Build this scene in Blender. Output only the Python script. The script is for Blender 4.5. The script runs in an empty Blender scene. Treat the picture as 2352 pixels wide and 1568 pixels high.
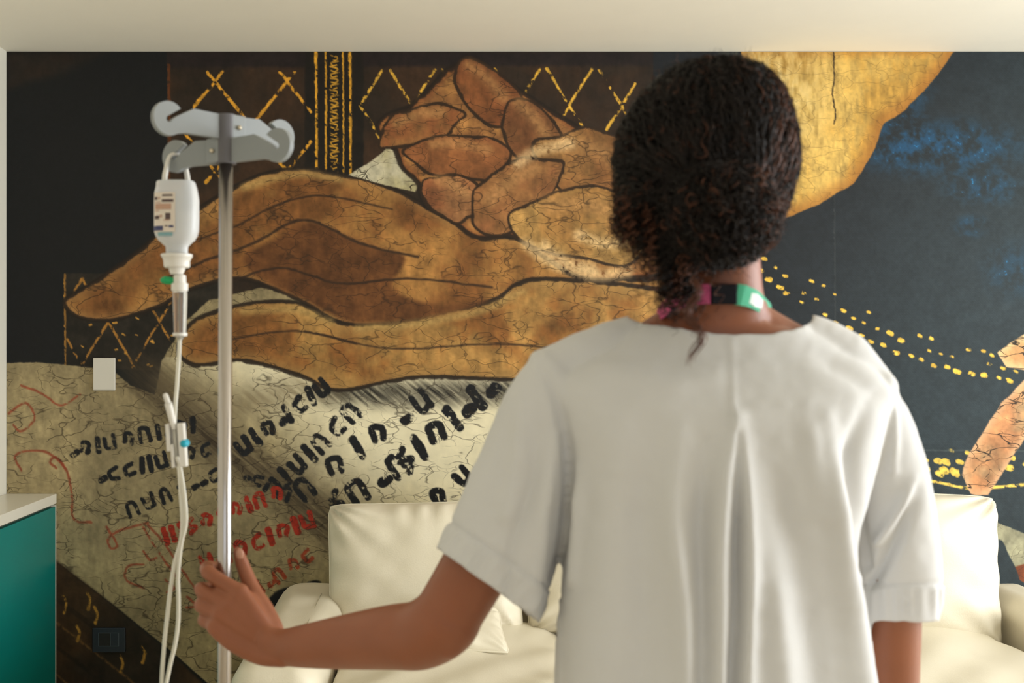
import bpy, bmesh, math, random
import numpy as np
from mathutils import Vector, Matrix, noise as mnoise

random.seed(7); RNG = np.random.default_rng(7)
S = bpy.context.scene
C = S.collection
PI = math.pi

# ------------------------------------------------------------------ camera, light, exposure
F = 2600.0; CX = 1000.0; CY = 800.0; CZ = 1.35
WALL = 4.19
def P(px, py, Y):
    return Vector(((px-CX)*Y/F, Y, CZ-(py-CY)*Y/F))

cd = bpy.data.cameras.new('camera'); cam = bpy.data.objects.new('camera', cd); C.objects.link(cam)
cam.location = (0, 0, CZ); cam.rotation_euler = (PI/2, 0, 0)
cd.sensor_width = 36; cd.lens = 36*F/2352
cd.shift_x = (1176-CX)/2352; cd.shift_y = (CY-784)/2352
cd.clip_start = 0.05
cd.dof.use_dof = True; cd.dof.focus_distance = WALL-0.02; cd.dof.aperture_fstop = 6.6
S.camera = cam

w = bpy.data.worlds.new('sky'); S.world = w; w.use_nodes = True
w.node_tree.nodes['Background'].inputs[0].default_value = (0.80, 0.88, 1.0, 1)
w.node_tree.nodes['Background'].inputs[1].default_value = 1.0

def area(name, loc, rot, sx, sy, power, col, spread=180):
    l = bpy.data.lights.new(name, 'AREA'); l.shape = 'RECTANGLE'; l.size = sx; l.size_y = sy
    l.energy = power; l.color = col; l.spread = math.radians(spread)
    o = bpy.data.objects.new(name, l); C.objects.link(o); o.location = loc; o.rotation_euler = rot
    return o
RX = 3.8; FY = -2.6; LX = -1.587; CEIL = CZ+(CY-118)*WALL/F
area('window_daylight', (RX-0.03, 1.75, 1.30), (0, PI/2, 0), 1.85, 3.2, 160, (0.95, 0.985, 1.0))
area('rear_fill_light', (0.9, FY+0.04, 1.45), (PI/2, 0, 0), 2.6, 1.7, 6, (1.0, 0.97, 0.92))  # weak fill behind the camera, added to brighten the tunic's back
S.view_settings.view_transform = 'Standard'; S.view_settings.look = 'None'
S.view_settings.gamma = 1; S.view_settings.use_curve_mapping = False
S.view_settings.exposure = 0.05

# ------------------------------------------------------------------ helpers
def s2l(c):
    c = np.asarray(c, dtype=float)/255.0
    return np.where(c <= 0.04045, c/12.92, ((c+0.055)/1.055)**2.4)
def rgb(r, g, b):
    v = s2l((r, g, b)); return (float(v[0]), float(v[1]), float(v[2]), 1)

def mat(name, col, rough=0.5, metal=0.0, spec=0.5, sss=0.0, trans=0.0, ior=1.45, bump=0.0, bscale=200, var=0.0, vscale=6,
        coat=0.0, alpha=1.0, stretch=(1, 1, 1), sheen=0.0):
    m = bpy.data.materials.new(name); m.use_nodes = True
    nt = m.node_tree; b = nt.nodes['Principled BSDF']
    b.inputs['Base Color'].default_value = col
    b.inputs['Roughness'].default_value = rough; b.inputs['Metallic'].default_value = metal
    b.inputs['Specular IOR Level'].default_value = spec; b.inputs['IOR'].default_value = ior
    b.inputs['Transmission Weight'].default_value = trans; b.inputs['Coat Weight'].default_value = coat
    b.inputs['Alpha'].default_value = alpha; b.inputs['Sheen Weight'].default_value = sheen
    if sss:
        b.inputs['Subsurface Weight'].default_value = sss
        b.inputs['Subsurface Radius'].default_value = (0.012, 0.005, 0.003)
        b.inputs['Subsurface Scale'].default_value = 1.0
    tc = nt.nodes.new('ShaderNodeTexCoord'); mp = nt.nodes.new('ShaderNodeMapping')
    mp.inputs['Scale'].default_value = stretch
    nt.links.new(tc.outputs['Object'], mp.inputs['Vector'])
    if bump:
        n = nt.nodes.new('ShaderNodeTexNoise'); n.inputs['Scale'].default_value = bscale; n.inputs['Detail'].default_value = 3
        bp = nt.nodes.new('ShaderNodeBump'); bp.inputs['Strength'].default_value = bump; bp.inputs['Distance'].default_value = 0.002
        nt.links.new(mp.outputs[0], n.inputs['Vector']); nt.links.new(n.outputs['Fac'], bp.inputs['Height'])
        nt.links.new(bp.outputs[0], b.inputs['Normal'])
    n2 = nt.nodes.new('ShaderNodeTexNoise'); n2.inputs['Scale'].default_value = vscale; n2.inputs['Detail'].default_value = 4
    nt.links.new(mp.outputs[0], n2.inputs['Vector'])
    cr = nt.nodes.new('ShaderNodeValToRGB')
    lo = 1-var; hi = 1+var
    cr.color_ramp.elements[0].position = 0.3; cr.color_ramp.elements[1].position = 0.7
    cr.color_ramp.elements[0].color = (col[0]*lo, col[1]*lo, col[2]*lo, 1)
    cr.color_ramp.elements[1].color = (min(1, col[0]*hi), min(1, col[1]*hi), min(1, col[2]*hi), 1)
    nt.links.new(n2.outputs['Fac'], cr.inputs['Fac']); nt.links.new(cr.outputs['Color'], b.inputs['Base Color'])
    return m

M = {
 'ceiling': mat('ceiling_paint', rgb(243, 238, 224), 0.85, bump=0.05, bscale=300, var=0.01),
 'wall': mat('wall_paint', rgb(226, 222, 208), 0.8, bump=0.05, bscale=250, var=0.01),
 'floor': mat('floor_boards', rgb(214, 200, 176), 0.4, var=0.15, vscale=5, stretch=(8, 1, 1)),
 'frame': mat('window_frame_paint', rgb(230, 230, 226), 0.4),
 'glass': mat('window_glass', (1, 1, 1, 1), 0.0, trans=1.0, ior=1.01),
 'teal': mat('teal_laminate', rgb(0, 122, 116), 0.32, var=0.03),
 'white_slab': mat('white_worktop', rgb(226, 220, 204), 0.3, var=0.01),
 'carcass': mat('cabinet_carcass', rgb(190, 184, 168), 0.45),
 'plate': mat('white_plate_plastic', rgb(205, 200, 188), 0.4),
 'outlet': mat('navy_plate_plastic', rgb(34, 42, 52), 0.4),
 'outlet_line': mat('outlet_grey_line', rgb(90, 100, 108), 0.4),
 'leather': mat('cream_leather', rgb(220, 211, 189), 0.45, bump=0.25, bscale=260, var=0.03, vscale=3),
 'seam': mat('leather_seam', rgb(165, 155, 130), 0.6),
 'dark_foot': mat('dark_sofa_foot', rgb(30, 28, 26), 0.4),
 'steel': mat('brushed_steel', rgb(178, 172, 168), 0.2, metal=1.0, stretch=(1, 1, 0.03), bump=0.03, bscale=400),
 'grey_plastic': mat('grey_plastic', rgb(138, 142, 143), 0.45, var=0.02),
 'dark_plastic': mat('dark_grey_plastic', rgb(96, 94, 98), 0.4),
 'screw': mat('screw_steel', rgb(200, 190, 170), 0.25, metal=1.0),
 'black_rubber': mat('black_rubber', rgb(25, 25, 25), 0.6),
 'bottle': mat('milky_bottle_plastic', rgb(246, 248, 250), 0.18, trans=0.45, ior=1.25),
 'fluid': mat('milky_fluid', rgb(236, 232, 226), 0.3, trans=0.2, ior=1.2),
 'white_plastic': mat('white_plastic', rgb(224, 220, 212), 0.35),
 'clear_plastic': mat('clear_plastic', rgb(240, 240, 240), 0.08, trans=0.92, ior=1.3),
 'tube': mat('clear_tubing', rgb(232, 228, 214), 0.2, trans=0.35, ior=1.3),
 'green_tab': mat('green_plastic', rgb(20, 160, 95), 0.4),
 'blue_tab': mat('turquoise_plastic', rgb(30, 165, 190), 0.4),
 'label_paper': mat('label_paper', rgb(222, 210, 196), 0.5),
 'ink_brown': mat('label_brown_ink', rgb(86, 68, 66), 0.5),
 'ink_tan': mat('label_tan_ink', rgb(190, 152, 130), 0.5),
 'ink_blue': mat('label_blue_ink', rgb(62, 66, 104), 0.5),
 'ink_teal': mat('label_teal_ink', rgb(130, 170, 176), 0.5),
 'skin': mat('brown_skin', rgb(144, 86, 58), 0.46, sss=0.12, bump=0.12, bscale=500, var=0.06, vscale=14),
 'lips': mat('lips', rgb(120, 60, 50), 0.4),
 'eye': mat('eye_white', rgb(225, 220, 212), 0.2),
 'iris': mat('iris_dark', rgb(40, 24, 16), 0.15),
 'nail': mat('fingernail', rgb(190, 140, 116), 0.3),
 'cloth': mat('white_cotton', rgb(209, 208, 207), 0.75, bump=0.12, bscale=900, var=0.015, vscale=8, sheen=0.15),
 'trouser': mat('white_trouser_cotton', rgb(220, 220, 216), 0.8),
 'shoe': mat('white_shoe_leather', rgb(215, 213, 208), 0.4),
 'hair': mat('dark_brown_hair', rgb(27, 20, 17), 0.5, spec=0.3, var=0.3, vscale=40),
 'hair_base': mat('hair_under_layer', rgb(12, 10, 9), 0.8, spec=0.15, bump=1.0, bscale=160),
 'hair_backlit': mat('backlit_curl_tint', rgb(92, 54, 36), 0.5, spec=0.4, var=0.35, vscale=50),  # backlight through the frizz, put into a lighter strand colour
 'pink': mat('pink_ribbon', rgb(206, 84, 134), 0.6, bump=0.2, bscale=900),
 'green': mat('green_ribbon', rgb(66, 168, 130), 0.7, bump=0.2, bscale=900),
 'ribbon_white': mat('white_ribbon_print', rgb(220, 232, 226), 0.6),
 'buckle': mat('black_buckle', rgb(10, 12, 20), 0.55, spec=0.2),
}

def mesh_np(name, V, Fq, m=None, parent=None, smooth=True):
    """V (n,3) array, Fq list/array of faces with equal or mixed sizes -> one object."""
    me = bpy.data.meshes.new(name)
    if isinstance(Fq, np.ndarray):
        n, k = Fq.shape
        me.vertices.add(len(V)); me.vertices.foreach_set('co', np.asarray(V, np.float32).ravel())
        me.loops.add(n*k); me.loops.foreach_set('vertex_index', Fq.astype(np.int32).ravel())
        me.polygons.add(n); me.polygons.foreach_set('loop_start', np.arange(0, n*k, k, dtype=np.int32))
        me.update(calc_edges=True)
    else:
        me.from_pydata([tuple(map(float, v)) for v in V], [], Fq)
        me.update()
    if smooth: me.polygons.foreach_set('use_smooth', np.ones(len(me.polygons), bool))
    o = bpy.data.objects.new(name, me); C.objects.link(o)
    if m: me.materials.append(m)
    if parent: o.parent = parent
    return o

def from_bm(name, bm, m=None, parent=None, smooth=True):
    me = bpy.data.meshes.new(name); bm.normal_update(); bm.to_mesh(me); bm.free()
    if smooth: me.polygons.foreach_set('use_smooth', np.ones(len(me.polygons), bool))
    o = bpy.data.objects.new(name, me); C.objects.link(o)
    if m: me.materials.append(m)
    if parent: o.parent = parent
    return o

def tag(o, label=None, cat=None, group=None, kind=None):
    if label: o['label'] = label
    if cat: o['category'] = cat
    if group: o['group'] = group
    if kind: o['kind'] = kind
    return o

def empty(name, loc, rot=(0, 0, 0)):
    o = bpy.data.objects.new(name, None); C.objects.link(o); o.location = loc; o.rotation_euler = rot
    o.empty_display_size = 0.05
    return o

def box_bm(bm, x0, x1, y0, y1, z0, z1, bev=0.0, seg=2):
    r = bmesh.ops.create_cube(bm, size=1)
    for v in r['verts']:
        v.co = Vector(((x0+x1)/2+v.co.x*(x1-x0), (y0+y1)/2+v.co.y*(y1-y0), (z0+z1)/2+v.co.z*(z1-z0)))
    if bev:
        es = list({e for v in r['verts'] for e in v.link_edges})
        bmesh.ops.bevel(bm, geom=es, offset=bev, segments=seg, affect='EDGES', profile=0.5)
    return bm
def box(name, x0, x1, y0, y1, z0, z1, m, parent=None, bev=0.0, seg=2):
    return from_bm(name, box_bm(bmesh.new(), x0, x1, y0, y1, z0, z1, bev, seg), m, parent, smooth=False)

def catmull(pts, n):
    pts = np.asarray(pts, float); k = len(pts)
    ext = np.vstack([2*pts[0]-pts[1], pts, 2*pts[-1]-pts[-2]])
    out = []
    for i in range(k-1):
        p0, p1, p2, p3 = ext[i:i+4]
        for j in range(n):
            t = j/n
            out.append(0.5*((2*p1)+(-p0+p2)*t+(2*p0-5*p1+4*p2-p3)*t*t+(-p0+3*p1-3*p2+p3)*t**3))
    out.append(pts[-1]); return np.array(out)

def tube_geo(pts, radii, sides=12, n=6, flat=None, ends=True, up=(0, 0, 1)):
    """returns V,F list. pts (k,3) radii scalar/list or (k,2) for (ra along 'side', rb along 'up')."""
    pts = np.asarray([tuple(p) for p in pts], float)
    rad = np.asarray(radii, float)
    if rad.ndim == 0: rad = np.full(len(pts), float(rad))
    if rad.ndim == 1: rad = np.stack([rad, rad], 1)
    if n > 1 and len(pts) > 1:
        allp = catmull(np.hstack([pts, rad]), n)
        pts, rad = allp[:, :3], np.maximum(allp[:, 3:], 1e-5)
    T = np.gradient(pts, axis=0); T /= np.linalg.norm(T, axis=1)[:, None]+1e-12
    if ends:
        # rounded ends
        def cap(p, t, r, sgn):
            res = []
            for a in (0.35, 0.7, 0.93, 0.995):
                res.append((p+sgn*t*min(r)*a, r*math.sqrt(1-a*a)))
            return res
        c0 = cap(pts[0], T[0], rad[0], -1)[::-1]; c1 = cap(pts[-1], T[-1], rad[-1], 1)
        pts2 = [c[0] for c in c0]+list(pts)+[c[0] for c in c1]
        rad2 = [c[1] for c in c0]+list(rad)+[c[1] for c in c1]
        T = np.vstack([np.repeat(T[:1], 4, 0), T, np.repeat(T[-1:], 4, 0)])
        pts, rad = np.array(pts2), np.array(rad2)
    upv = np.asarray(up, float)
    if abs(T[0] @ upv) > 0.95: upv = np.array((0, 1.0, 0)) if abs(T[0][1]) < 0.9 else np.array((1.0, 0, 0))
    V = []; b = upv-T[0]*(upv @ T[0]); b /= np.linalg.norm(b)
    a = np.linspace(0, 2*PI, sides, endpoint=False)
    for i in range(len(pts)):
        b = b-T[i]*(b @ T[i]); b /= np.linalg.norm(b); s = np.cross(T[i], b)
        V.append(pts[i]+np.outer(np.cos(a)*rad[i, 0], s)+np.outer(np.sin(a)*rad[i, 1], b))
    V = np.vstack(V); Fs = []
    for i in range(len(pts)-1):
        for j in range(sides):
            j2 = (j+1) % sides
            Fs.append((i*sides+j, i*sides+j2, (i+1)*sides+j2, (i+1)*sides+j))
    Fs.append(tuple(range(sides-1, -1, -1))); L = (len(pts)-1)*sides
    Fs.append(tuple(L+j for j in range(sides)))
    return V, Fs
class Geo:
    def __init__(s): s.V = []; s.F = []; s.n = 0
    def add(s, V, Fs):
        s.V.append(np.asarray(V, float)); s.F += [tuple(i+s.n for i in f) for f in Fs]; s.n += len(V); return s
    def tube(s, *a, **k): return s.add(*tube_geo(*a, **k))
    def ball(s, c, r, seg=20, rings=12, rot=None):
        r = np.asarray(r, float)*np.ones(3); V = []; Fs = []
        for i in range(rings+1):
            th = PI*i/rings
            for j in range(seg):
                ph = 2*PI*j/seg
                V.append((math.sin(th)*math.cos(ph), math.sin(th)*math.sin(ph), math.cos(th)))
        V = np.array(V)*r
        if rot is not None: V = V @ np.array(rot).T
        V = V+np.array(tuple(c))
        for i in range(rings):
            for j in range(seg):
                Fs.append((i*seg+j, (i+1)*seg+j, (i+1)*seg+(j+1) % seg, i*seg+(j+1) % seg))
        return s.add(V, Fs)
    def build(s, name, m, parent=None, smooth=True):
        return mesh_np(name, np.vstack(s.V), s.F, m, parent, smooth)
    def rings(s, R):
        k = len(R[0]); V = np.vstack(R); Fs = []
        for i in range(len(R)-1):
            for j in range(k):
                j2 = (j+1) % k; Fs.append((i*k+j, i*k+j2, (i+1)*k+j2, (i+1)*k+j))
        Fs.append(tuple(range(k-1, -1, -1))); Fs.append(tuple((len(R)-1)*k+j for j in range(k)))
        return s.add(V, Fs)
def tube(name, pts, r, m, parent=None, **k): return Geo().tube(pts, r, **k).build(name, m, parent)

def lathe(name, prof, center, m, parent=None, seg=40, sx=1, sy=1, sharp=True):
    """prof list of (r,z); closed to the axis at both ends"""
    R = []
    a = np.linspace(0, 2*PI, seg, endpoint=False)
    for r, z in prof:
        r = max(r, 1e-5)
        R.append(np.stack([center[0]+np.cos(a)*r*sx, center[1]+np.sin(a)*r*sy, np.full(seg, center[2]+z)], 1))
    g = Geo().rings(R); o = g.build(name, m, parent, True)
    bm = bmesh.new(); bm.from_mesh(o.data); bmesh.ops.recalc_face_normals(bm, faces=bm.faces)
    for e in bm.edges:
        if len(e.link_faces) == 2 and e.calc_face_angle(0) > 0.6: e.smooth = False
    bm.to_mesh(o.data); bm.free()
    return o

def remesh(g, vox, smooth_it=3, fac=0.5):
    """union of closed volumes into one continuous skin"""
    me = bpy.data.meshes.new('t'); me.from_pydata([tuple(v) for v in np.vstack(g.V)], [], g.F); me.update()
    bm = bmesh.new(); bm.from_mesh(me); bmesh.ops.recalc_face_normals(bm, faces=bm.faces); bm.to_mesh(me); bm.free()
    o = bpy.data.objects.new('t', me); C.objects.link(o)
    md = o.modifiers.new('r', 'REMESH'); md.mode = 'VOXEL'; md.voxel_size = vox
    if smooth_it:
        sm = o.modifiers.new('s', 'SMOOTH'); sm.iterations = smooth_it; sm.factor = fac
    dg = bpy.context.evaluated_depsgraph_get(); dg.update()
    res = bpy.data.meshes.new_from_object(o.evaluated_get(dg))
    bpy.data.objects.remove(o); bpy.data.meshes.remove(me)
    res.polygons.foreach_set('use_smooth', np.ones(len(res.polygons), bool))
    return res

def mesh_arrays(me):
    V = np.empty(len(me.vertices)*3, np.float32); me.vertices.foreach_get('co', V); V = V.reshape(-1, 3).astype(float)
    N = np.empty(len(me.vertices)*3, np.float32); me.vertex_normals.foreach_get('vector', N); N = N.reshape(-1, 3).astype(float)
    return V, N

def vnoise(x, y, scale, seed=0, octs=3):
    x = np.asarray(x, float)/scale; y = np.asarray(y, float)/scale
    out = np.zeros(np.broadcast(x, y).shape); amp = 1.0; tot = 0
    for o in range(octs):
        g = np.random.default_rng(seed*31+o).random((257, 257))
        xi = np.floor(x).astype(int); yi = np.floor(y).astype(int)
        fx = x-xi; fy = y-yi; fx = fx*fx*(3-2*fx); fy = fy*fy*(3-2*fy)
        a = g[yi % 256, xi % 256]; b = g[yi % 256, (xi+1) % 256]; c = g[(yi+1) % 256, xi % 256]; d = g[(yi+1) % 256, (xi+1) % 256]
        out += amp*((a*(1-fx)+b*fx)*(1-fy)+(c*(1-fx)+d*fx)*fy); tot += amp
        amp *= 0.5; x = x*2.03+11.7; y = y*2.03+5.1
    return out/tot*2-1
def sst(a, b, x):
    t = np.clip((x-a)/(b-a), 0, 1); return t*t*(3-2*t)

# ------------------------------------------------------------------ room
T = 0.12
tag(box('floor', LX-T, RX+T, FY-T, WALL+T, -0.1, 0, M['floor']), kind='structure')
tag(box('ceiling', LX-T, RX+T, FY-T, WALL+T, CEIL, CEIL+0.1, M['ceiling']), kind='structure')
tag(box('wall_back', LX-T, RX+T, WALL, WALL+T, 0, CEIL, M['wall']), kind='structure')
tag(box('wall_left', LX-T, LX, FY, WALL, 0, CEIL, M['wall']), kind='structure')
def holed_wall(name, lo, hi, fixed0, fixed1, h0, h1, z0, z1, axis):
    bm = bmesh.new()
    for (a, b, c, d) in ((lo, h0, 0, CEIL), (h1, hi, 0, CEIL), (h0, h1, 0, z0), (h0, h1, z1, CEIL)):
        if axis == 'y': box_bm(bm, fixed0, fixed1, a, b, c, d)
        else: box_bm(bm, a, b, fixed0, fixed1, c, d)
    return tag(from_bm(name, bm, M['wall'], smooth=False), kind='structure')
holed_wall('wall_right', FY, WALL, RX, RX+T, 0.1, 3.4, 0.35, 2.35, 'y')
holed_wall('wall_front', LX, RX, FY-T, FY, -0.45, 2.25, 0.55, 2.35, 'x')
def window(name, axis, f, a0, a1, z0, z1, muls):
    e = empty(name, (RX if axis == 'y' else (a0+a1)/2, (a0+a1)/2 if axis == 'y' else FY, z0)); tag(e, kind='structure')
    bm = bmesh.new(); t = 0.05
    segs = [(a0, a1, z0, z0+t), (a0, a1, z1-t, z1), (a0, a0+t, z0+t, z1-t), (a1-t, a1, z0+t, z1-t)]
    segs += [(m-t/2, m+t/2, z0+t, z1-t) for m in muls]
    for (a, b, c, d) in segs:
        if axis == 'y': box_bm(bm, f+0.03, f+0.09, a, b, c, d)
        else: box_bm(bm, a, b, f-0.09, f-0.03, c, d)
    fr = from_bm('window_frame', bm, M['frame'], smooth=False)
    bm = bmesh.new()
    if axis == 'y': box_bm(bm, f+0.055, f+0.061, a0+t, a1-t, z0+t, z1-t)
    else: box_bm(bm, a0+t, a1-t, f-0.061, f-0.055, z0+t, z1-t)
    gl = from_bm('window_pane', bm, M['glass'], smooth=False)
    for o in (fr, gl):
        o.parent = e; o.matrix_parent_inverse = Matrix.Translation(-e.location)
window('window_1', 'y', RX, 0.1, 3.4, 0.35, 2.35, (1.2, 2.3))
window('added_rear_window', 'x', FY, -0.45, 2.25, 0.55, 2.35, (0.9,))  # unseen window, added to go with the rear fill light

# ------------------------------------------------------------------ mural: an abstract cracked-paint composition, own layout
def catc(p, n=8):
    p = np.asarray(p, float); k = len(p); out = []
    for i in range(k):
        p0, p1, p2, p3 = p[i-1], p[i], p[(i+1) % k], p[(i+2) % k]
        for j in range(n):
            t = j/n; out.append(0.5*((2*p1)+(-p0+p2)*t+(2*p0-5*p1+4*p2-p3)*t*t+(-p0+3*p1-3*p2+p3)*t**3))
    return np.array(out)

STEP = 2.0
gx = np.concatenate([np.arange(15.0, 2384, STEP), np.arange(2384, 2972, 14.0)]); gx = np.append(gx, CX+RX*F/WALL-1)
gy = np.arange(119.0, CY+CZ*F/WALL-1, STEP)
GX, GY = np.meshgrid(gx, gy)
H, W = GX.shape
n1 = vnoise(GX, GY, 120, 1, 4); n2 = vnoise(GX, GY, 26, 2, 4); n3 = vnoise(GX, GY, 7, 3, 3); nv = vnoise(GX*3.2, GY, 30, 4, 3)
img = np.zeros((H, W, 3)); crack = np.zeros((H, W))
def col(c): return np.array(c, float)
def win(x0, x1, y0, y1):
    i0, i1 = np.searchsorted(gx, (x0, x1)); j0, j1 = np.searchsorted(gy, (y0, y1)); return slice(j0, j1), slice(i0, i1)
def blend(sl, mask, c):
    img[sl] = img[sl]*(1-mask[..., None])+c*mask[..., None]
def sdist(poly, X, Y, closed=True):
    d = np.full(X.shape, 1e9); inside = np.zeros(X.shape, bool); k = len(poly)
    for i in range(k if closed else k-1):
        ax, ay = poly[i]; bx, by = poly[(i+1) % k]
        ex, ey = bx-ax, by-ay; L = ex*ex+ey*ey+1e-9
        t = np.clip(((X-ax)*ex+(Y-ay)*ey)/L, 0, 1)
        d = np.minimum(d, (X-ax-t*ex)**2+(Y-ay-t*ey)**2)
        if closed and ay != by:
            c = ((ay > Y) != (by > Y)) & (X < (bx-ax)*(Y-ay)/(by-ay)+ax); inside ^= c
    d = np.sqrt(d); return np.where(inside, d, -d) if closed else d
def fill(poly, c, c2=None, soft=1.5, amt=0.2, crk=0.0, rim=None, rimw=22, smooth=True, outline=None, ow=5, wob=3, grain='n2'):
    poly = catc(poly) if smooth else np.asarray(poly, float)
    sl = win(poly[:, 0].min()-30, poly[:, 0].max()+30, poly[:, 1].min()-30, poly[:, 1].max()+30)
    X = GX[sl]+n2[sl]*wob; Y = GY[sl]+n2[sl[0], sl[1]]*wob*0.7+n3[sl]*1.2
    sd = sdist(poly, X, Y); m = sst(-soft, soft, sd)
    g = n2[sl] if grain == 'n2' else nv[sl]
    cc = np.broadcast_to(col(c), X.shape+(3,)).copy()
    if c2 is not None:
        t = sst(-0.35, 0.35, n1[sl]+0.35*g)[..., None]; cc = cc*(1-t)+col(c2)*t
    cc = cc*(1+amt*g[..., None]+0.10*n3[sl][..., None]+0.10*nv[sl][..., None])
    if rim is not None:
        t = (1-sst(0, rimw, sd))[..., None]*0.65; cc = cc*(1-t)+col(rim)*t
    blend(sl, m, cc); crack[sl] = crack[sl]*(1-m)+crk*m
    if outline is not None:
        t = (1-sst(ow*0.5, ow*1.4, np.abs(sd)+n2[sl]*2.0))*0.9; blend(sl, t, col(outline))
    return poly
def stroke(pts, w, c, brk=0.0, soft=1.4, n=8, a=1.0, taper=False, wob=2.0, glow=None):
    p = catmull(pts, n) if len(pts) > 2 else np.asarray(pts, float)
    pad = w*2+8
    sl = win(p[:, 0].min()-pad, p[:, 0].max()+pad, p[:, 1].min()-pad, p[:, 1].max()+pad)
    if sl[0].start >= sl[0].stop or sl[1].start >= sl[1].stop: return
    X = GX[sl]; Y = GY[sl]; d = sdist(p, X+n3[sl]*wob, Y+n2[sl]*wob, closed=False)
    hw = w/2*(1+0.35*n2[sl])
    m = 1-sst(hw-soft, hw+soft, d)
    if brk: m = m*sst(brk-0.25, brk+0.1, n3[sl]*0.8+n2[sl]*0.6+0.45)
    cc = col(c)*(1+0.25*n3[sl][..., None]); blend(sl, m*a, cc)

# ground colours
D = col((23, 24, 25)); img[:] = D*(1+0.10*n3[..., None])
# brown lattice panels
fill([(384, 119), (1700, 119), (1700, 720), (384, 720)], (60, 42, 28), (42, 33, 25), smooth=False, amt=0.22, crk=0.25, wob=2)
fill([(15, 119), (250, 119), (150, 168), (80, 185), (15, 205)], (42, 33, 26), (34, 30, 26), smooth=False, soft=14, amt=0.15)
fill([(384, 119), (1600, 119), (1600, 150), (384, 156)], (34, 27, 26), smooth=False, soft=6)
stroke([(388, 150), (390, 300), (388, 420)], 7, (96, 52, 22), brk=0.1, a=0.8)
G = (196, 144, 44)
fill([(700, 119), (835, 119), (835, 420), (700, 400)], (28, 24, 20), smooth=False, soft=3)
for x, wd in ((726, 6), (748, 4), (788, 3.4), (804, 6)):
    stroke([(x, 119), (x+1, 260), (x+1, 400)], wd, (206, 150, 44), brk=0.12)
rr = random.Random(3)
for y in range(128, 392, 13):      # loose gold curls in the band
    s = 1 if (y//13) % 2 else -1
    stroke([(768-s*9, y), (768+s*7, y+4), (768+s*3, y+11), (768-s*6, y+9)], 3.2, (188, 140, 46), brk=0.2)
def lattice(x0, x1, y0, y1, dx, slope, wd, c, brk=0.28):
    x = x0-(y1-y0)
    while x < x1+(y1-y0):
        for s in (1, -1):
            xa = x if s == 1 else x+slope*(y1-y0)*0.98
            p0 = (xa, y0); p1 = (xa+s*slope*(y1-y0), y1)
            # clip to the panel
            ts = [t for t in np.linspace(0, 1, 60) if x0 < p0[0]+(p1[0]-p0[0])*t < x1]
            if len(ts) > 6:
                a, b = ts[0], ts[-1]
                stroke([(p0[0]+(p1[0]-p0[0])*t, p0[1]+(p1[1]-p0[1])*t+rr.uniform(-2, 2)) for t in np.linspace(a, b, 6)], wd, c, brk=brk)
        x += dx
lattice(402, 716, 165, 420, 165, 0.80, 7, (204, 146, 46))
lattice(826, 1460, 160, 330, 120, 0.62, 6, (206, 160, 58), brk=0.32)
# lower-left small lattice panel
fill([(148, 628), (520, 628), (520, 860), (148, 842)], (32, 29, 24), (40, 36, 30), smooth=False, amt=0.2, crk=0.1)
stroke([(149, 632), (150, 740), (151, 838)], 4, (150, 108, 48), brk=0.1)
lattice(155, 420, 640, 842, 118, 0.6, 5, (160, 112, 48), brk=0.25)
for i in range(26):
    x, y = rr.uniform(170, 440), rr.uniform(700, 860); stroke([(x, y), (x+rr.uniform(2, 6), y+rr.uniform(-3, 3))], rr.uniform(3, 7), (190, 140, 60))

# blue-black cloth right
sl = win(1500, 3000, 100, 1700)
t = sst(1500, 2350, GX[sl]+0.5*(GY[sl]-700))[..., None]
img[sl] = img[sl]*0+(col((26, 29, 33))*(1-t)+col((38, 48, 52))*t)*(1+0.12*n3[sl][..., None]+0.12*n2[sl][..., None])
wv = 0.06*np.sign(np.sin(GX[sl]*1.05))*np.sin(GY[sl]*1.05); img[sl] *= (1+wv)[..., None]
for (x, y, rx_, ry_, a) in ((2150, 340, 190, 60, 0.75), (2060, 250, 60, 120, 0.5), (2260, 430, 90, 40, 0.5), (2230, 520, 40, 24, 0.6), (2330, 620, 70, 60, 0.35), (2110, 170, 40, 70, 0.4)):
    s2 = win(x-2*rx_, x+2*rx_, y-2*ry_, y+2*ry_)
    if s2[0].stop <= s2[0].start: continue
    d = np.sqrt(((GX[s2]-x)/rx_)**2+((GY[s2]-y)/ry_)**2)
    m = (1-sst(0.2, 1.5, d))*a*sst(-0.5, 0.5, n2[s2]+0.5*n3[s2]); blend(s2, m, col((26, 74, 112)))
    m2 = (1-sst(0.2, 1.1, d))*sst(0.55, 0.8, n3[s2]+0.3*n2[s2]); blend(s2, m2, col((40, 120, 170)))
# gold dots along drooping bands
def dots(pts, n, spread, c, r0, r1):
    p = catmull(pts, 40)
    for i in range(n):
        t = i/(n-1)*(len(p)-1); q = p[int(t)]
        for k, off in enumerate(spread):
            if rr.random() < 0.08+0.2*k: continue
            x = q[0]+off*0.45+rr.uniform(-5, 5); y = q[1]-off+rr.uniform(-4, 4); r = rr.uniform(r0, r1)*(1-0.17*k)
            stroke([(x-r*0.5, y-r*0.15), (x+r*0.5, y+r*0.2)], r*1.5, c, brk=0.06, wob=3)
dots([(1745, 620), (1830, 690), (1930, 745), (2030, 795), (2140, 835), (2240, 858), (2352, 885)], 23, (0, 26, 50), (222, 178, 66), 4, 8)
dots([(2100, 1040), (2180, 1046), (2240, 1050)], 5, (-32, -12, 10), (214, 180, 76), 6, 10)
dots([(2100, 1075), (2190, 1085), (2360, 1070)], 9, (0, 22), (214, 180, 76), 6, 11)
stroke([(2095, 1100), (2150, 1106), (2230, 1122), (2290, 1118), (2360, 1112)], 7, (220, 184, 82), brk=0.2)
stroke([(1916, 440), (1917, 600), (1918, 790)], 1.6, (70, 74, 70), a=0.6)
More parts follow.
